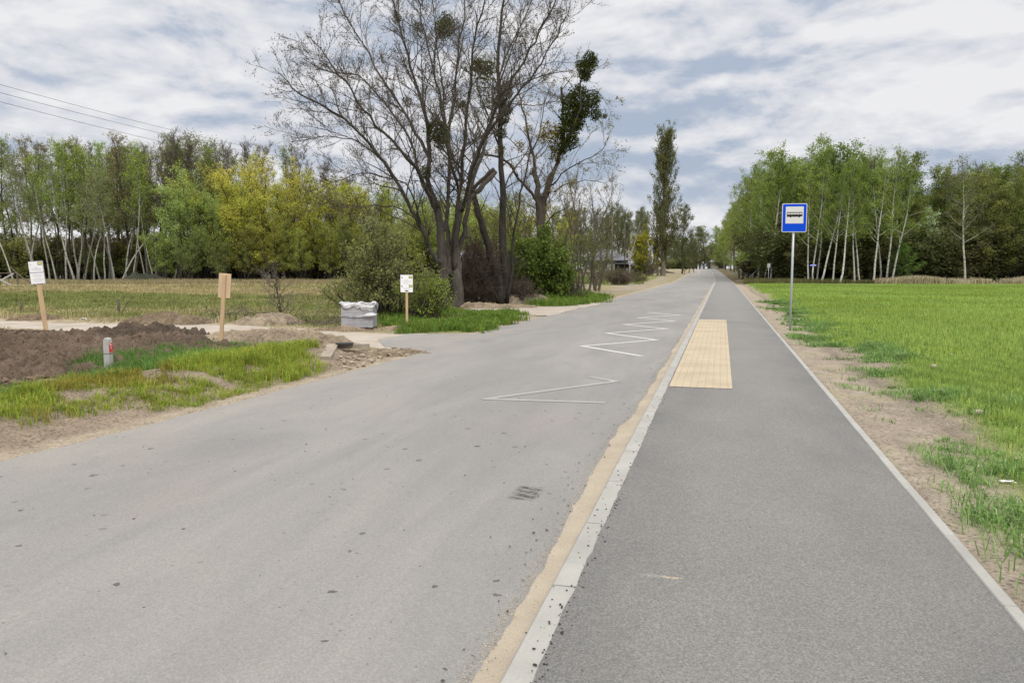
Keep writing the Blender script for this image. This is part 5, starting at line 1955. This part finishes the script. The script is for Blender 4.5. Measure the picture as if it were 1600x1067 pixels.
m.rocks(P, .012 + .06 * rng.uniform(0, 1, len(P)) ** 3, rng, 0, .7, np.array([.12, .088, .065]) * rng.uniform(.45, 1.5, (len(P), 1)))
# tar crumbs along the kerb and on the asphalt
n = 210
yy = 2.6 + 14 * rng.uniform(0, 1, n) ** 2.2
xx = -.66 + rng.normal(size=n) * .022
P = np.stack([xx, yy, np.full(n, .006)], 1)
m.rocks(P, rng.uniform(.002, .0075, n), rng, 0, .7, np.array([.045, .043, .04]) * rng.uniform(.6, 1.5, (n, 1)))
n = 90
P = np.stack([-.73 + rng.normal(size=n) * .05, rng.uniform(3, 12, n), np.full(n, .004)], 1)
P = P[(P[:, 0] > -.795) & (P[:, 0] < -.66)]
m.rocks(P, rng.uniform(.002, .008, len(P)), rng, 0, .6, np.array([.045, .043, .04]) * np.ones((len(P), 1)))
n = 5200
yg = 2.4 + 18 * rng.uniform(0, 1, n) ** 1.6
wg = np.interp(yg, [0, 4.1, 6.1, 7.7, 10, 14, 40, 95], [.15, .16, .21, .22, .16, .15, .16, .15]) + (fbm(yg * 1.1, yg * 0 + 9, 13, 5) - .5) * .10
P = np.stack([-.80 - wg + rng.normal(size=n) * .022 - rng.exponential(.02, n), yg, np.full(n, -.0985)], 1)
m.rocks(P, rng.uniform(.0015, .0045, n), rng, 0, .6, np.array([.38, .325, .25]) * rng.uniform(.6, 1.2, (n, 1)))
n = 420
yg = rng.uniform(2.4, 14, n)
P = np.stack([-.80 - rng.uniform(0, .2, n), yg, np.full(n, -.086)], 1)
m.rocks(P, rng.uniform(.001, .0035, n), rng, 0, .6, np.array([.12, .10, .08]) * rng.uniform(.5, 1.5, (n, 1)))
n = 160
P = np.stack([-.98 - np.abs(rng.normal(size=n)) * .12, rng.uniform(2.5, 16, n), np.full(n, -.09)], 1)
m.rocks(P, rng.uniform(.002, .009, n), rng, 0, .6, np.array([.11, .09, .07]) * rng.uniform(.4, 1.6, (n, 1)))
n = 90
P = np.stack([rng.uniform(-5.5, -1.2, n), rng.uniform(3, 14, n), np.full(n, -.098)], 1)
m.rocks(P, rng.uniform(.003, .011, n), rng, 0, .5, np.array([.10, .09, .08]) * rng.uniform(.4, 1.8, (n, 1)))
n = 60
P = np.stack([rng.uniform(-.6, 1.25, n), rng.uniform(2.6, 12, n), np.full(n, .006)], 1)
m.rocks(P, rng.uniform(.002, .005, n), rng, 0, .5, np.array([.12, .11, .10]) * rng.uniform(.4, 2.2, (n, 1)))
link('gravel', m.mesh('gravel', [M_ROCK], False, True), kind='stuff')

for px, py, s, lb in ((270, 591, .075, 'rounded pale pink stone lying in the left verge grass'), (1458, 580, .115, 'pinkish stone at the edge of the crop field'),
                      (1527, 645, .075, 'grey white stone in the right verge grass'), (1487, 559, .05, 'small pale stone at the foot of the first right grass tuft')):
    x, y = G(px, py, 0)
    m = MB()
    m.rocks(np.zeros((1, 3)), s, np.random.default_rng(int(px)), 0, .6)
    ob = link('stone', m.mesh('stone', [M_STONE], True), label=lb, category='stone')
    ob.location = (x, y, hz1(x, y) + s * .25)
    sb = ob.modifiers.new('smooth', 'SUBSURF')
    sb.levels = sb.render_levels = 2

# litter
def scrap(px, py, sx, sy, label, mt, seed, name='litter', cat='litter', z=0):
    x, y = G(px, py, z)
    n = 9
    gx, gy = np.meshgrid(np.linspace(-1, 1, n), np.linspace(-1, 1, n))
    gx, gy = gx.ravel(), gy.ravel()
    zz = (fbm(gx * 1.5 + seed, gy * 1.5, seed, 3) - .2) * min(sx, sy) * .8
    i = (np.arange(n - 1)[:, None] * n + np.arange(n - 1)[None]).ravel()
    me = mesh_np(name, np.stack([gx * sx / 2 * (1 + .2 * gy), gy * sy / 2, zz], 1), np.stack([i, i + 1, i + n + 1, i + n], 1), None, True, [mt])
    ob = link(name, me, label=label, category=cat)
    ob.location = (x, y, hz1(x, y) + .012)
    ob.rotation_euler = (0, 0, seed)


scrap(1574, 746, .10, .04, 'crumpled white paper scrap on the bare soil by the right edge', M_WHITE, 3)
scrap(1591, 710, .09, .035, 'yellowish dry leaf scrap in the grass by the right edge', M_WOOD, 4)
scrap(1532, 721, .035, .03, 'tiny white scrap on the bare soil of the right verge', M_WHITE, 5)
scrap(131, 497, .22, .12, 'white scrap of film lying in the meadow behind the track', M_FILM, 6)
scrap(205, 514, .0 + .5, .25, 'pale film scrap at the near edge of the gravel track', M_FILM, 8)
scrap(108, 519, .34, .25, 'black plastic scrap on top of the dark soil', M_RUBBER, 7, z=.1)

# hose in the verge
Q = np.array([(*G(a, b), 0) for a, b in ((130, 604), (150, 601), (175, 598), (200, 594), (222, 590))])
Q[:, 2] = hz(Q[:, 0], Q[:, 1]) + .03 + np.array([0, .02, .03, .02, 0])
m = MB()
m.tube(Q, .011, 8, 0, True)
link('hose', m.mesh('hose', [M_RUBBER], True), label='black hose end sticking out of the sandy verge', category='hose')

# culvert headwall with drain lid
x, y = G(524, 562)
o = thing('culvert_headwall', (x, y, hz1(x, y)), 'low concrete culvert wing walls with a dark lid at the grass end', 'culvert', rz=R_(22))
m = MB()
m.box((-.10, -.05, -.02), (.20, 1.25, .10), Matrix.Rotation(R_(5), 3, 'X'))
M_OLDCONC = simple('dusty_old_concrete', (.29, .25, .20), .95, .2, 7, .4)
link('wing_wall', m.mesh('wing_wall', [M_OLDCONC]), o)
m = MB()
m.box((.22, .62, .03), (.75, .12, .08))
link('head_beam', m.mesh('head_beam', [M_OLDCONC]), o)
m = MB()
m.tube([(.12, .56, .075), (.12, .56, .10)], .17, 18, 0, True)
link('lid', m.mesh('lid', [M_RUBBER]), o)

# ------------------------------------------------------------------ old fence posts, gate, brush
def old_post(px, py, h, label, lean=0.0, r=.05, branch=False):
    x, y = G(px, py)
    o = thing('fence_post', (x, y, hz1(x, y)), label, 'fence post', rot=(R_(1.5), R_(lean), .3))
    m = MB()
    m.tube([(0, 0, -.2), (0, 0, h * .5), (.012, .01, h)], [r, r * .95, r * .85], 8, 0, True)
    link('stump', m.mesh('stump', [M_OLDWOOD], True), o)
    return o


old_post(33, 488, .42, 'weathered broken fence post left of the left notice board', 2, .045)
old_post(186, 495, .62, 'weathered fence post in the meadow with a fallen branch against it', -1, .055)
x, y = G(187, 496)
m = MB()
rng = np.random.default_rng(5)
B0 = np.array([x + .05, y - .05, hz1(x, y)])
Q = np.array([B0, B0 + (.15, 0, .2), B0 + (.28, .02, .42), B0 + (.45, .04, .60), B0 + (.62, .05, .68)])
m.tube(Q, np.linspace(.022, .006, 5), 6, 0, True)
m.tube([Q[2], Q[2] + (.05, .0, .25)], [.01, .004], 4, 0)
link('fallen_branch', m.mesh('fallen_branch', [M_OLDWOOD]), label='thin forked dead branch leaning beside the meadow fence post', category='branch')
for px, py, h, lb, ln in ((129, 441, 1.1, 'short leaning stake in the straw grass before the left wood', 14), (95, 440, .9, 'dark short stake before the left wood', 0), (118, 441, .8, 'low pale stake at the left wood edge', -6)):
    old_post(px, py, h, lb, ln, .06)
# cut twigs by the sapling
def twig_pile(px, py, rx, n, label, seed, h=.35, name='brush_pile', r=.008):
    x, y = G(px, py)
    rng = np.random.default_rng(seed)
    m = MB()
    for i in range(n):
        a = rng.uniform(0, 6.28)
        b = np.array([rng.normal() * rx * .4, rng.normal() * rx * .18, rng.uniform(0, h * .4)])
        Q = polyl(rng, b, (math.cos(a), math.sin(a) * .5, rng.uniform(-.1, .6)), rng.uniform(.3, .9) * rx * .5, 6, .25, -.05)
        Q[:, 2] = np.abs(Q[:, 2])
        m.tube(Q, np.linspace(r, .003, 7), 4, 0)
    o = link(name, m.mesh(name, [M_OLDWOOD]), label=label, category='brush pile')
    o.location = (x, y, hz1(x, y))
    return o


twig_pile(375, 501, 2.0, 90, 'tangle of dead twigs lying beyond the track, left of the pale sand heap', 3, .6, r=.012)
twig_pile(495, 507, 2.2, 110, 'grey cut twigs along the track between sand heap and pallet', 4, .3)
twig_pile(700, 479, 1.6, 60, 'few grey sticks at the foot of the huge bare trunk', 5, .3)
# dark covered brush heap at the wood edge
x, y = G(225, 440)
heap('brushwood_heap', x, y, 3.4, 1.6, 1.0, (.055, .06, .045), 'long dark heap of brushwood lying at the edge of the left wood', 21, YR, .35, 1.2, 70)
for k in range(3):
    x, y = G([963, 975, 990][k], [443, 425, 441][k])
    bush('brush_pile', [975, 973, 968][k], [95, 112, 82][k], [1.1, 1.3, 1.5][k], [6, 7, 3.5][k], dict(SPD, n=50, dome=.5, leaf=2, ls=.12), [(.13, .12, .06), (.11, .12, .05), (.15, .12, .09)][k],
         ['low olive brown bush on the waste ground before the house', 'long dark low hedge in front of the carport', 'brown twiggy low bush on the grass island left of the road'][k], 60 + k)

# gate at the far left
GD = 70.0
x, y = XY(-14, GD)
gt = thing('field_gate', (x, y, hz1(x, y)), 'grey wooden field gate with crossed boards at the left edge of the meadow', 'gate', rz=YAW)
m = MB()
HW_, HT = 2.35, 1.32
for xx_ in (-HW_, HW_):
    m.box((xx_, 0, HT / 2), (.12, .10, HT + .1))
for zz_ in (.12, HT):
    m.box((0, 0, zz_), (2 * HW_ - .12, .07, .09))
for k in range(1, 6):
    m.box((-HW_ + k * .78, .0, HT / 2), (.05, .05, HT - .16))
link('gate_frame', m.mesh('gate_frame', [M_OLDWOOD]), gt)
m = MB()
for sgn in (1, -1):
    m.box((.9, -.06 * (1.5 if sgn > 0 else 1), HT * .52), (2.6, .03, .11), Matrix.Rotation(R_(27 * sgn), 3, 'Y'))
link('cross_boards', m.mesh('cross_boards', [M_POSTC]), gt)
x, y = XY(40, 66)
o = thing('leaning_pole', (x, y, hz1(x, y)), 'thin dark pole leaning down to the right of the field gate', 'pole', rz=YAW)
m = MB()
m.tube([(1.2, 0, 0), (-.4, 0, 1.0), (-1.4, 0, 1.9)], [.05, .045, .035], 6, 0, True)
link('shaft', m.mesh('shaft', [M_OLDWOOD], True), o)

# ------------------------------------------------------------------ house, carport, barn, shed
def building(name, px, d, w_, dp, hw, hr, label, wallm, roofm, over=.5, rz=YAW, ridge=.35, z=None):
    x, y = XY(px, d)
    zb = hz1(x, y) if z is None else z
    o = thing(name, (x, y, zb), label, 'house' if 'house' in name else 'building', rz=rz)
    m = MB()
    m.box((0, 0, hw / 2 - .2), (w_, dp, hw + .4))
    wl = link('wall', m.mesh('wall', [wallm]), o)
    m = MB()
    a, b, r_ = w_ / 2 + over, dp / 2 + over, w_ * ridge
    V = [(-a, -b, hw - .12), (a, -b, hw - .12), (a, b, hw - .12), (-a, b, hw - .12), (-a, -b, hw + .05), (a, -b, hw + .05), (a, b, hw + .05), (-a, b, hw + .05), (-r_, 0, hw + hr), (r_, 0, hw + hr)]
    F = [(0, 2, 1), (0, 3, 2), (0, 1, 5), (0, 5, 4), (1, 2, 6), (1, 6, 5), (2, 3, 7), (2, 7, 6), (3, 0, 4), (3, 4, 7), (4, 5, 9), (4, 9, 8), (5, 6, 9), (6, 7, 8), (6, 8, 9), (7, 4, 8)]
    m.add(V, F)
    rf = link('roof', m.mesh('roof', [roofm]), o)
    return o, wl, rf


hs, wl, rf = building('house', 946, 186, 10.5, 9, 2.35, 2.6, 'single storey pale house with a dark hipped roof behind the small trees', M_WALL, M_ROOF, .7, YAW - .12, .12, z=1.25)
m = MB()
m.box((-2.2, 0, 4.3), (.5, .5, 1.3))
link('chimney', m.mesh('chimney', [M_WALL]), rf)
for xx_ in (3.1, -.2, -3.2):
    m = MB()
    m.box((xx_, -4.54, 1.25), (1.0, .10, 1.5))
    fr_ = link('window', m.mesh('window', [M_BLACK]), wl)
    m = MB()
    m.box((xx_, -4.60, 1.25), (.8, .04, 1.3))
    link('pane', m.mesh('pane', [M_GLASS]), fr_)
x, y = XY(984, 176)
cp = thing('carport', (x, y, hz1(x, y)), 'open dark timber carport right of the house', 'carport', rz=YAW)
m = MB()
for xx_ in (-3, 0, 3):
    for yy_ in (-2.4, 2.4):
        m.box((xx_, yy_, 1.1), (.18, .18, 2.3))
link('posts', m.mesh('posts', [M_OLDWOOD]), cp)
m = MB()
m.box((0, 0, 2.4), (7, 5.6, .22))
m.box((0, 2.45, 1.2), (6.2, .06, 2.2))
link('roof', m.mesh('roof', [M_ROOF]), cp)
# a car standing in it
x, y = XY(983, 175)
car = thing('parked_car', (x, y, hz1(x, y)), 'white car parked nose out under the dark carport', 'car', rz=YAW + R_(90))
m = MB()
pr = [(-2.1, .3), (2.1, .3), (2.15, .7), (1.9, .85), (1.2, .95), (.6, 1.4), (-1.0, 1.45), (-1.9, 1.0), (-2.1, .9)]
m.prism(pr, -.85, .85)
b = link('body', m.mesh('body', [M_CAR]), car)
bv = b.modifiers.new('bevel', 'BEVEL')
bv.width = .08
bv.segments = 2
m = MB()
m.prism([(1.12, .98), (.58, 1.36), (-.98, 1.40), (-1.75, 1.02)], -.862, .862)
link('windows', m.mesh('windows', [M_GLASS]), car)
for xx_ in (-1.35, 1.35):
    for yy_ in (-.8, .8):
        m = MB()
        m.tube([(xx_, yy_ - .1, .32), (xx_, yy_ + .1, .32)], .32, 14, 0, True)
        link('wheel', m.mesh('wheel', [M_RUBBER]), car)
x, y = XY(1003, 172)
bn = thing('shed', (x, y, hz1(x, y)), 'low dark open shed between the carport and the poplar', 'shed', rz=YAW)
m = MB()
m.box((0, 1.5, 1.1), (5.5, .08, 2.2))
for xx_ in (-2.7, 0, 2.7):
    m.box((xx_, -1.4, 1.1), (.16, .16, 2.2))
    m.box((xx_, 1.4, 1.1), (.16, .1, 2.2))
link('wall', m.mesh('wall', [M_OLDWOOD]), bn)
m = MB()
m.box((0, 0, 2.3), (6.4, 3.8, .16), Matrix.Rotation(R_(5), 3, 'X'))
link('roof', m.mesh('roof', [M_ROOF]), bn)
o, wl, rf = building('shed', 741, 70, 4.4, 5, 2.2, 1.1, 'pale roofed shed glimpsed behind the stems of the bare tree', M_WALL, M_PALEROOF, .3, YAW, .42)

# poles near the house
def pole(px, d, top, label, r=.1, mt=M_OLDWOOD, name='utility_pole', cat='pole', arm=False):
    x, y = XY(px, d)
    z = hz1(x, y)
    h = tree_h(px, d, top) - z
    o = thing(name, (x, y, z), label, cat, rz=YAW)
    m = MB()
    m.tube([(0, 0, -.3), (0, 0, h * .5), (0, 0, h)], [r, r * .9, r * .75], 10, 0, True)
    link('shaft', m.mesh('shaft', [mt], True), o)
    if arm:
        m = MB()
        m.box((0, 0, h - .3), (1.3, .1, .1))
        for q in (-.55, 0, .55):
            m.tube([(q, 0, h - .25), (q, 0, h - .08)], .04, 6, 0, True)
        link('crossarm', m.mesh('crossarm', [mt]), o)
    return o


pole(956, 100, 340, 'dark wooden utility pole in front of the house', .13, arm=True)
pole(976, 165, 352, 'pale concrete pole behind the roof corner of the house', .11, M_OLDWOOD)
# things on the right by the track crossing
pole(1186, 97, 398, 'grey wooden pole at the crossing of the little track', .09, M_POSTC)
m = MB()
x, y = XY(1183, 97)
m.tube([(x - .9, y, hz1(x, y) + .5), (x + .1, y, hz1(x, y) + 1.5)], .05, 6, 0, True)
link('fallen_branch', m.mesh('fallen_branch', [M_POSTC]), label='pale broken branch propped against the grey pole at the track crossing', category='branch')
o = pole(1201, 88, 415, 'thin metal post with a small round-edged sign seen from behind', .035, M_GALV, 'small_road_sign', 'road sign')
m = MB()
hh = tree_h(1201, 88, 415) - hz1(*XY(1201, 88))
m.prism(rrect(-.17, hh - .25, .17, hh + .25, .08), -.05, -.04)
link('sign_plate', m.mesh('sign_plate', [M_GALV]), o)
x, y = XY(1270, 83)
o = thing('street_name_sign', (x, y, hz1(x, y)), 'small street name board on a low post before the right wood', 'street sign', rz=YAW)
m = MB()
m.tube([(0, 0, -.1), (0, 0, 1.95)], .035, 8, 0, True)
link('post', m.mesh('post', [M_GALV], True), o)
m = MB()
m.box((0, -.05, 1.95), (.72, .02, .17))
link('board', m.mesh('board', [M_BLUE]), o)
m = MB()
m.box((0, -.062, 1.95), (.62, .004, .06))
link('print', m.mesh('print', [M_WHITE]), o)
for px, d, lb in ((1155, 118, 'first dark bollard beside the path beyond the crossing'), (1161, 112, 'second dark bollard beside the path beyond the crossing'), (1169, 106, 'third dark bollard, nearest the crossing')):
    x, y = XY(px, d)
    m = MB()
    m.tube([(0, 0, -.2), (0, 0, 1.2)], .10, 10, 0, True)
    ob = link('bollard', m.mesh('bollard', [M_RUBBER]), label=lb, category='bollard', group='bollards beyond the track crossing')
    ob.location = (x, y, hz1(x, y))
x, y = XY(1092, 175)
m = MB()
m.tube([(0, 0, -.2), (0, 0, 1.0)], .07, 8, 0, True)
ob = link('marker_post', m.mesh('marker_post', [M_WHITE]), label='small white post left of the road in the distance', category='post')
ob.location = (x, y, hz1(x, y))
x, y = XY(1121, 385)
o, wl, rf = building('house', 1119, 380, 7, 6, 3.0, 1.8, 'tiny grey house at the very end of the road', M_WALL, M_PALEROOF, .4, YAW, .35, z=2.0)

# side track to the right
pts = [(1150, 440.5), (1200, 441.5), (1270, 442.6), (1350, 443.0), (1500, 443.6), (1620, 444.0)]
V = []
for a, b in pts:
    d = 102 - (a - 1150) / 470 * 20
    x, y = XY(a, d)
    for e_ in (-.9, .9):
        xx_, yy_ = x - math.sin(YAW) * e_ * 1, y + math.cos(YAW) * e_ * 1
        V.append((xx_, yy_, hz1(xx_, yy_) + .05))
F = [(2 * i, 2 * i + 2, 2 * i + 3, 2 * i + 1) for i in range(len(pts) - 1)]
me = bpy.data.meshes.new('side_track')
me.from_pydata(V, [], F)
me.materials.append(M_TRACK)
link('side_track', me, kind='structure')

# ------------------------------------------------------------------ power cables
for i, (a, b) in enumerate([((0, 140), (320, 222)), ((0, 155), (320, 228)), ((0, 170), (320, 240))]):
    A = W(a[0] - 160, a[1] - 52, 66)
    B = W(b[0] + 160, b[1] + 22, 190)
    n = 24
    P = [A.lerp(B, t / n) + Vector((0, 0, -1.1 * math.sin(math.pi * t / n))) for t in range(n + 1)]
    m = MB()
    m.tube([list(p) for p in P], .022, 5, 0)
    link('power_cable', m.mesh('power_cable', [M_RUBBER]), label=['top power cable crossing the upper left sky', 'middle power cable crossing the upper left sky', 'lowest power cable crossing the upper left sky'][i], category='power cable')

# ------------------------------------------------------------------ grass
def blades(name, P, h, wd, col, rng, lean=.5, label=None):
    """two segment curved blades"""
    n = len(P)
    az = rng.uniform(0, 6.283, n)
    dv = np.stack([np.cos(az), np.sin(az), np.zeros(n)], 1)
    sv = np.stack([-np.sin(az), np.cos(az), np.zeros(n)], 1)
    ln = rng.uniform(.1, lean, n)[:, None]
    h = np.broadcast_to(h, (n,))[:, None] * rng.uniform(.55, 1.15, (n, 1))
    w2 = np.broadcast_to(wd, (n,))[:, None] / 2
    up = np.array([0, 0, 1.0])
    mid = P + up * h * .6 + dv * h * ln * .3
    tip = P + up * h * (1 - ln * .35) + dv * h * ln
    V = np.stack([P - sv * w2, P + sv * w2, mid - sv * w2 * .8, mid + sv * w2 * .8, tip], 1).reshape(-1, 3)
    b = np.arange(n)[:, None, None] * 5
    F = (b + np.array([[[0, 1, 3], [0, 3, 2], [2, 3, 4]]])).reshape(-1, 3)
    c = np.repeat(col, 5, axis=0).reshape(n, 5, 3) * np.array([.6, .6, .95, .95, 1.15])[None, :, None] ** 0.0
    me = mesh_np(name, V, F, np.clip(c.reshape(-1, 3), 0, 1), False, [M_BLADE])
    return link(name, me, kind='stuff')


def tufts(rng, x, y, k, rad):
    """k blades round each centre"""
    n = len(x)
    kk = rng.poisson(k, n) + 2
    X, Y = np.repeat(x, kk), np.repeat(y, kk)
    r = np.repeat(rng.uniform(.5, 1.5, n), kk) * rad
    return X + rng.normal(size=len(X)) * r, Y + rng.normal(size=len(X)) * r, np.repeat(rng.uniform(.5, 1.35, n), kk), np.repeat(rng.uniform(.72, 1.25, n), kk)[:, None]


def scatter(rng, box, n, keep):
    x = rng.uniform(box[0], box[1], n)
    y = rng.uniform(box[2], box[3], n)
    k = keep(x, y)
    k = rng.uniform(size=n) < k
    return x[k], y[k]


def gcol(rng, n, cols, wts, jit=.2):
    c = np.array(cols)[rng.choice(len(cols), n, p=np.array(wts) / sum(wts))]
    return c * rng.uniform(1 - jit, 1 + jit, (n, 1)) * (1 + rng.normal(size=(n, 3)) * .04)


rng = np.random.default_rng(123)
GR1, GR2, GR3, STR, OLV = (.10, .20, .03), (.15, .25, .035), (.055, .13, .028), (.38, .31, .17), (.22, .24, .04)
# left verge: long fresh grass with yellow-green patches
def kv(x, y):
    s = poly_sd(x, y, VERGE)
    nz = fbm(x * .8, y * .8, 61, 4)
    return sstep(-.15, .25, s + (nz - .5) * 1.6) * sstep(.40, .50, fbm(x * 1.5, y * 1.5, 66, 3) + .04 + .22 * sstep(9.3, 10.5, y))


x, y = scatter(rng, (-17, -6.3, 4.0, 14.5), 17000, kv)
x, y, hv, cv = tufts(rng, x, y, 13, .045)
nz = fbm(x * .7, y * .7, 63, 4)
n = len(x)
z = hz(x, y)
c = gcol(rng, n, [(.28, .35, .055), (.35, .36, .065), (.17, .28, .05)], [.5, .3, .2])
c2 = gcol(rng, n, [(.10, .20, .05), (.14, .25, .06), (.19, .28, .08)], [.4, .4, .2])
k = sstep(.9, 1.5, (XL(y) - x) - 1.3 + (nz - .5) * 2.2)[:, None]
c = c * (1 - k) + c2 * k
red = sstep(.56, .66, fbm(x * .9 + 5, y * .9, 68, 3))[:, None] * (y < 9.5)[:, None]
c = c * (1 - .5 * red) + np.array([.26, .17, .05]) * .5 * red
hh = .09 + .11 * sstep(.35, .7, nz) + .08 * sstep(9.3, 10.5, y)
blades('verge_grass', np.stack([x, y, z - .01], 1), hh * hv, .008, c * cv, rng, 1.3)
# around junction
def kg(poly, soft=.4):
    return lambda x, y: sstep(-soft, soft, poly_sd(x, y, poly) + (fbm(x * 1.1, y * 1.1, 60, 3) - .5) * 1.2)


for pg, nn_, hh in ((GRASS2, 9000, .24), (GRASS3, 7000, .34)):
    a = np.array(pg)
    x, y = scatter(rng, (a[:, 0].min() - 1, a[:, 0].max() + 1, a[:, 1].min() - 1, a[:, 1].max() + 1), nn_, kg(pg))
    x, y, hv, cv = tufts(rng, x, y, 9, .06)
    c = gcol(rng, len(x), [(.12, .22, .045), (.20, .28, .045), (.07, .15, .035), (.26, .26, .07)], [.4, .3, .2, .1])
    blades('verge_grass', np.stack([x, y, hz(x, y)], 1), hh * hv * (.4 + 1.0 * fbm(x * .7, y * .7, 5, 3)), .016, c * cv, rng, 1.2)
# meadow: near strip green, farther straw
def km(x, y):
    camd = (-x * math.sin(YAW) + y * math.cos(YAW))
    k = 1 - sstep(-.3, .2, poly_sd(x, y, TRACK))
    k *= 1 - sstep(-.4, .2, poly_sd(x, y, YARD))
    return k * (camd > 22) * (x < -8.2) * np.clip(1.6 - camd / 55, .25, 1)


xa_, ya_ = scatter(rng, (-62, -8, 16, 90), 300000, lambda x, y: km(x, y) * ((-x * math.sin(YAW) + y * math.cos(YAW)) < 78) * (np.abs((x * math.cos(YAW) + y * math.sin(YAW)) / (-x * math.sin(YAW) + y * math.cos(YAW) + .01)) < .72))
gcl = ground_col(xa_, ya_)
camd = (-xa_ * math.sin(YAW) + ya_ * math.cos(YAW))
c = gcl * rng.uniform(.85, 1.5, (len(xa_), 1))
tall = fbm(xa_ * .6, ya_ * .6, 19, 3)
blades('meadow_grass', np.stack([xa_, ya_, hz(xa_, ya_)], 1), (.07 + .14 * sstep(.4, .7, tall)) * (1 + camd / 90), .012 + camd * .0008, c, rng, .9)
# dead tall grass along the left wood
def band_grass(name, pxa, pxb, da, db, n, h, cols, wts, w_):
    px = rng.uniform(pxa, pxb, n)
    d = rng.uniform(da, db, n)
    dirx = -math.sin(YAW) + (px - 800) / FPX * math.cos(YAW)
    diry = math.cos(YAW) + (px - 800) / FPX * math.sin(YAW)
    x, y = dirx * d, diry * d
    k = fbm(x * .25, y * .25, 99, 3)
    kk = rng.uniform(size=n) < sstep(.3, .55, k)
    x, y, k = x[kk], y[kk], k[kk]
    c = gcol(rng, len(x), cols, wts)
    blades(name, np.stack([x, y, hz(x, y)], 1), h * (.5 + k), w_, c, rng, .6)


band_grass('dry_grass', -60, 620, 82, 105, 40000, .45, [(.36, .28, .20), (.30, .25, .15), (.20, .22, .08)], [.4, .3, .3], .05)
band_grass('dry_grass', 1365, 1700, 80, 85, 26000, .7, [(.55, .49, .36), (.34, .28, .16), (.18, .17, .07)], [.6, .3, .1], .05)
band_grass('dry_grass', 1160, 1365, 83, 92, 16000, .5, [(.20, .17, .09), (.14, .16, .05), (.10, .12, .04)], [.4, .3, .3], .05)
band_grass('verge_grass', 905, 1005, 85, 130, 12000, .35, [(.13, .19, .05), (.30, .25, .13), (.10, .17, .04)], [.4, .3, .3], .06)

# crop field on the right
def kf(dens):
    def f(x, y):
        xr = x - bend(y)
        n_ = fbm(x * .5, y * .5, 31, 5)
        e = 2.62 - .45 * (1 - sstep(8, 12, y)) + 0.35 * np.sin(y * .9) * .5 + (n_ - .5) * 1.3
        inv = (x * math.cos(YAW) + y * math.sin(YAW)) / (-x * math.sin(YAW) + y * math.cos(YAW) + .01)
        camd = (-x * math.sin(YAW) + y * math.cos(YAW))
        return dens(camd) * sstep(-.2, .5, xr - e) * (inv < .72) * (camd < 81) * (camd > 3.5)
    return f


CROP = [(.30, .42, .10), (.38, .48, .13), (.21, .32, .085)]
for (bx_, n, h, wd_, dn) in (((2, 14, 4, 18), 190000, .12, .007, lambda d: 1.0 * (d < 13)), ((2.3, 34, 10, 40), 250000, .13, .012, lambda d: (d >= 12.5) * np.clip(1.4 - d / 30, .35, 1)),
                              ((2.5, 62, 26, 84), 240000, .14, .024, lambda d: (d >= 30) * 1.0)):
    x, y = scatter(rng, bx_, n, kf(dn))
    c = gcol(rng, len(x), CROP, [.45, .3, .25], .12)
    pt = fbm(x * .22, y * .22, 23, 4)[:, None]
    c = c * (.72 + .56 * pt)
    yl = sstep(.52, .68, fbm(x * .5 + 7, y * .5, 27, 3))[:, None]
    c = c * (1 - .35 * yl) + np.array([.27, .33, .02]) * .35 * yl
    rows = .85 + .15 * np.sin((x * math.cos(.3) + y * math.sin(.3)) * 2 * math.pi / .5)
    blades('crop_grass', np.stack([x, y, hz(x, y)], 1), h * (.75 + .5 * fbm(x * .8, y * .8, 29, 3)), wd_, c * rows[:, None], rng, .8)
# coarse darker weeds along the field edge and small tufts on the bare verge
def kw(x, y):
    xr = x - bend(y)
    n_ = fbm(x * .5, y * .5, 31, 5)
    e = 2.62 - .45 * (1 - sstep(8, 12, y)) + 0.35 * np.sin(y * .9) * .5 + (n_ - .5) * 1.3
    d = xr - e
    return np.exp(-((d - .05) / .5) ** 2) * sstep(.38, .58, fbm(x * 1.3, y * 1.3, 37, 4))


x, y = scatter(rng, (1.6, 6.5, 4, 40), 15000, kw)
x, y, hv, cv = tufts(rng, x, y, 17, .07)
c = gcol(rng, len(x), [(.18, .31, .09), (.25, .37, .13), (.30, .39, .19), (.14, .25, .07)], [.35, .3, .15, .2])
blades('verge_grass', np.stack([x, y, hz(x, y)], 1), (.05 + .11 * sstep(.45, .75, fbm(x * 1.3, y * 1.3, 37, 4))) * hv, .006 + .0004 * y, c * cv, rng, 1.6)
def kt(x, y):
    return sstep(.66, .74, fbm(x * 2.6, y * 2.6, 47, 3)) * sstep(1.6, 2.3, x) * (x < 3.6)


x, y = scatter(rng, (1.5, 3.6, 4, 34), 7000, kt)
x, y, hv, cv = tufts(rng, x, y, 8, .03)
c = gcol(rng, len(x), [(.07, .16, .03), (.12, .20, .05)], [.5, .5])
blades('verge_grass', np.stack([x, y, hz(x, y)], 1), .045 * hv, .006, c, rng, 1.4)
# distant verge between crossing and road, right side beyond the crossing
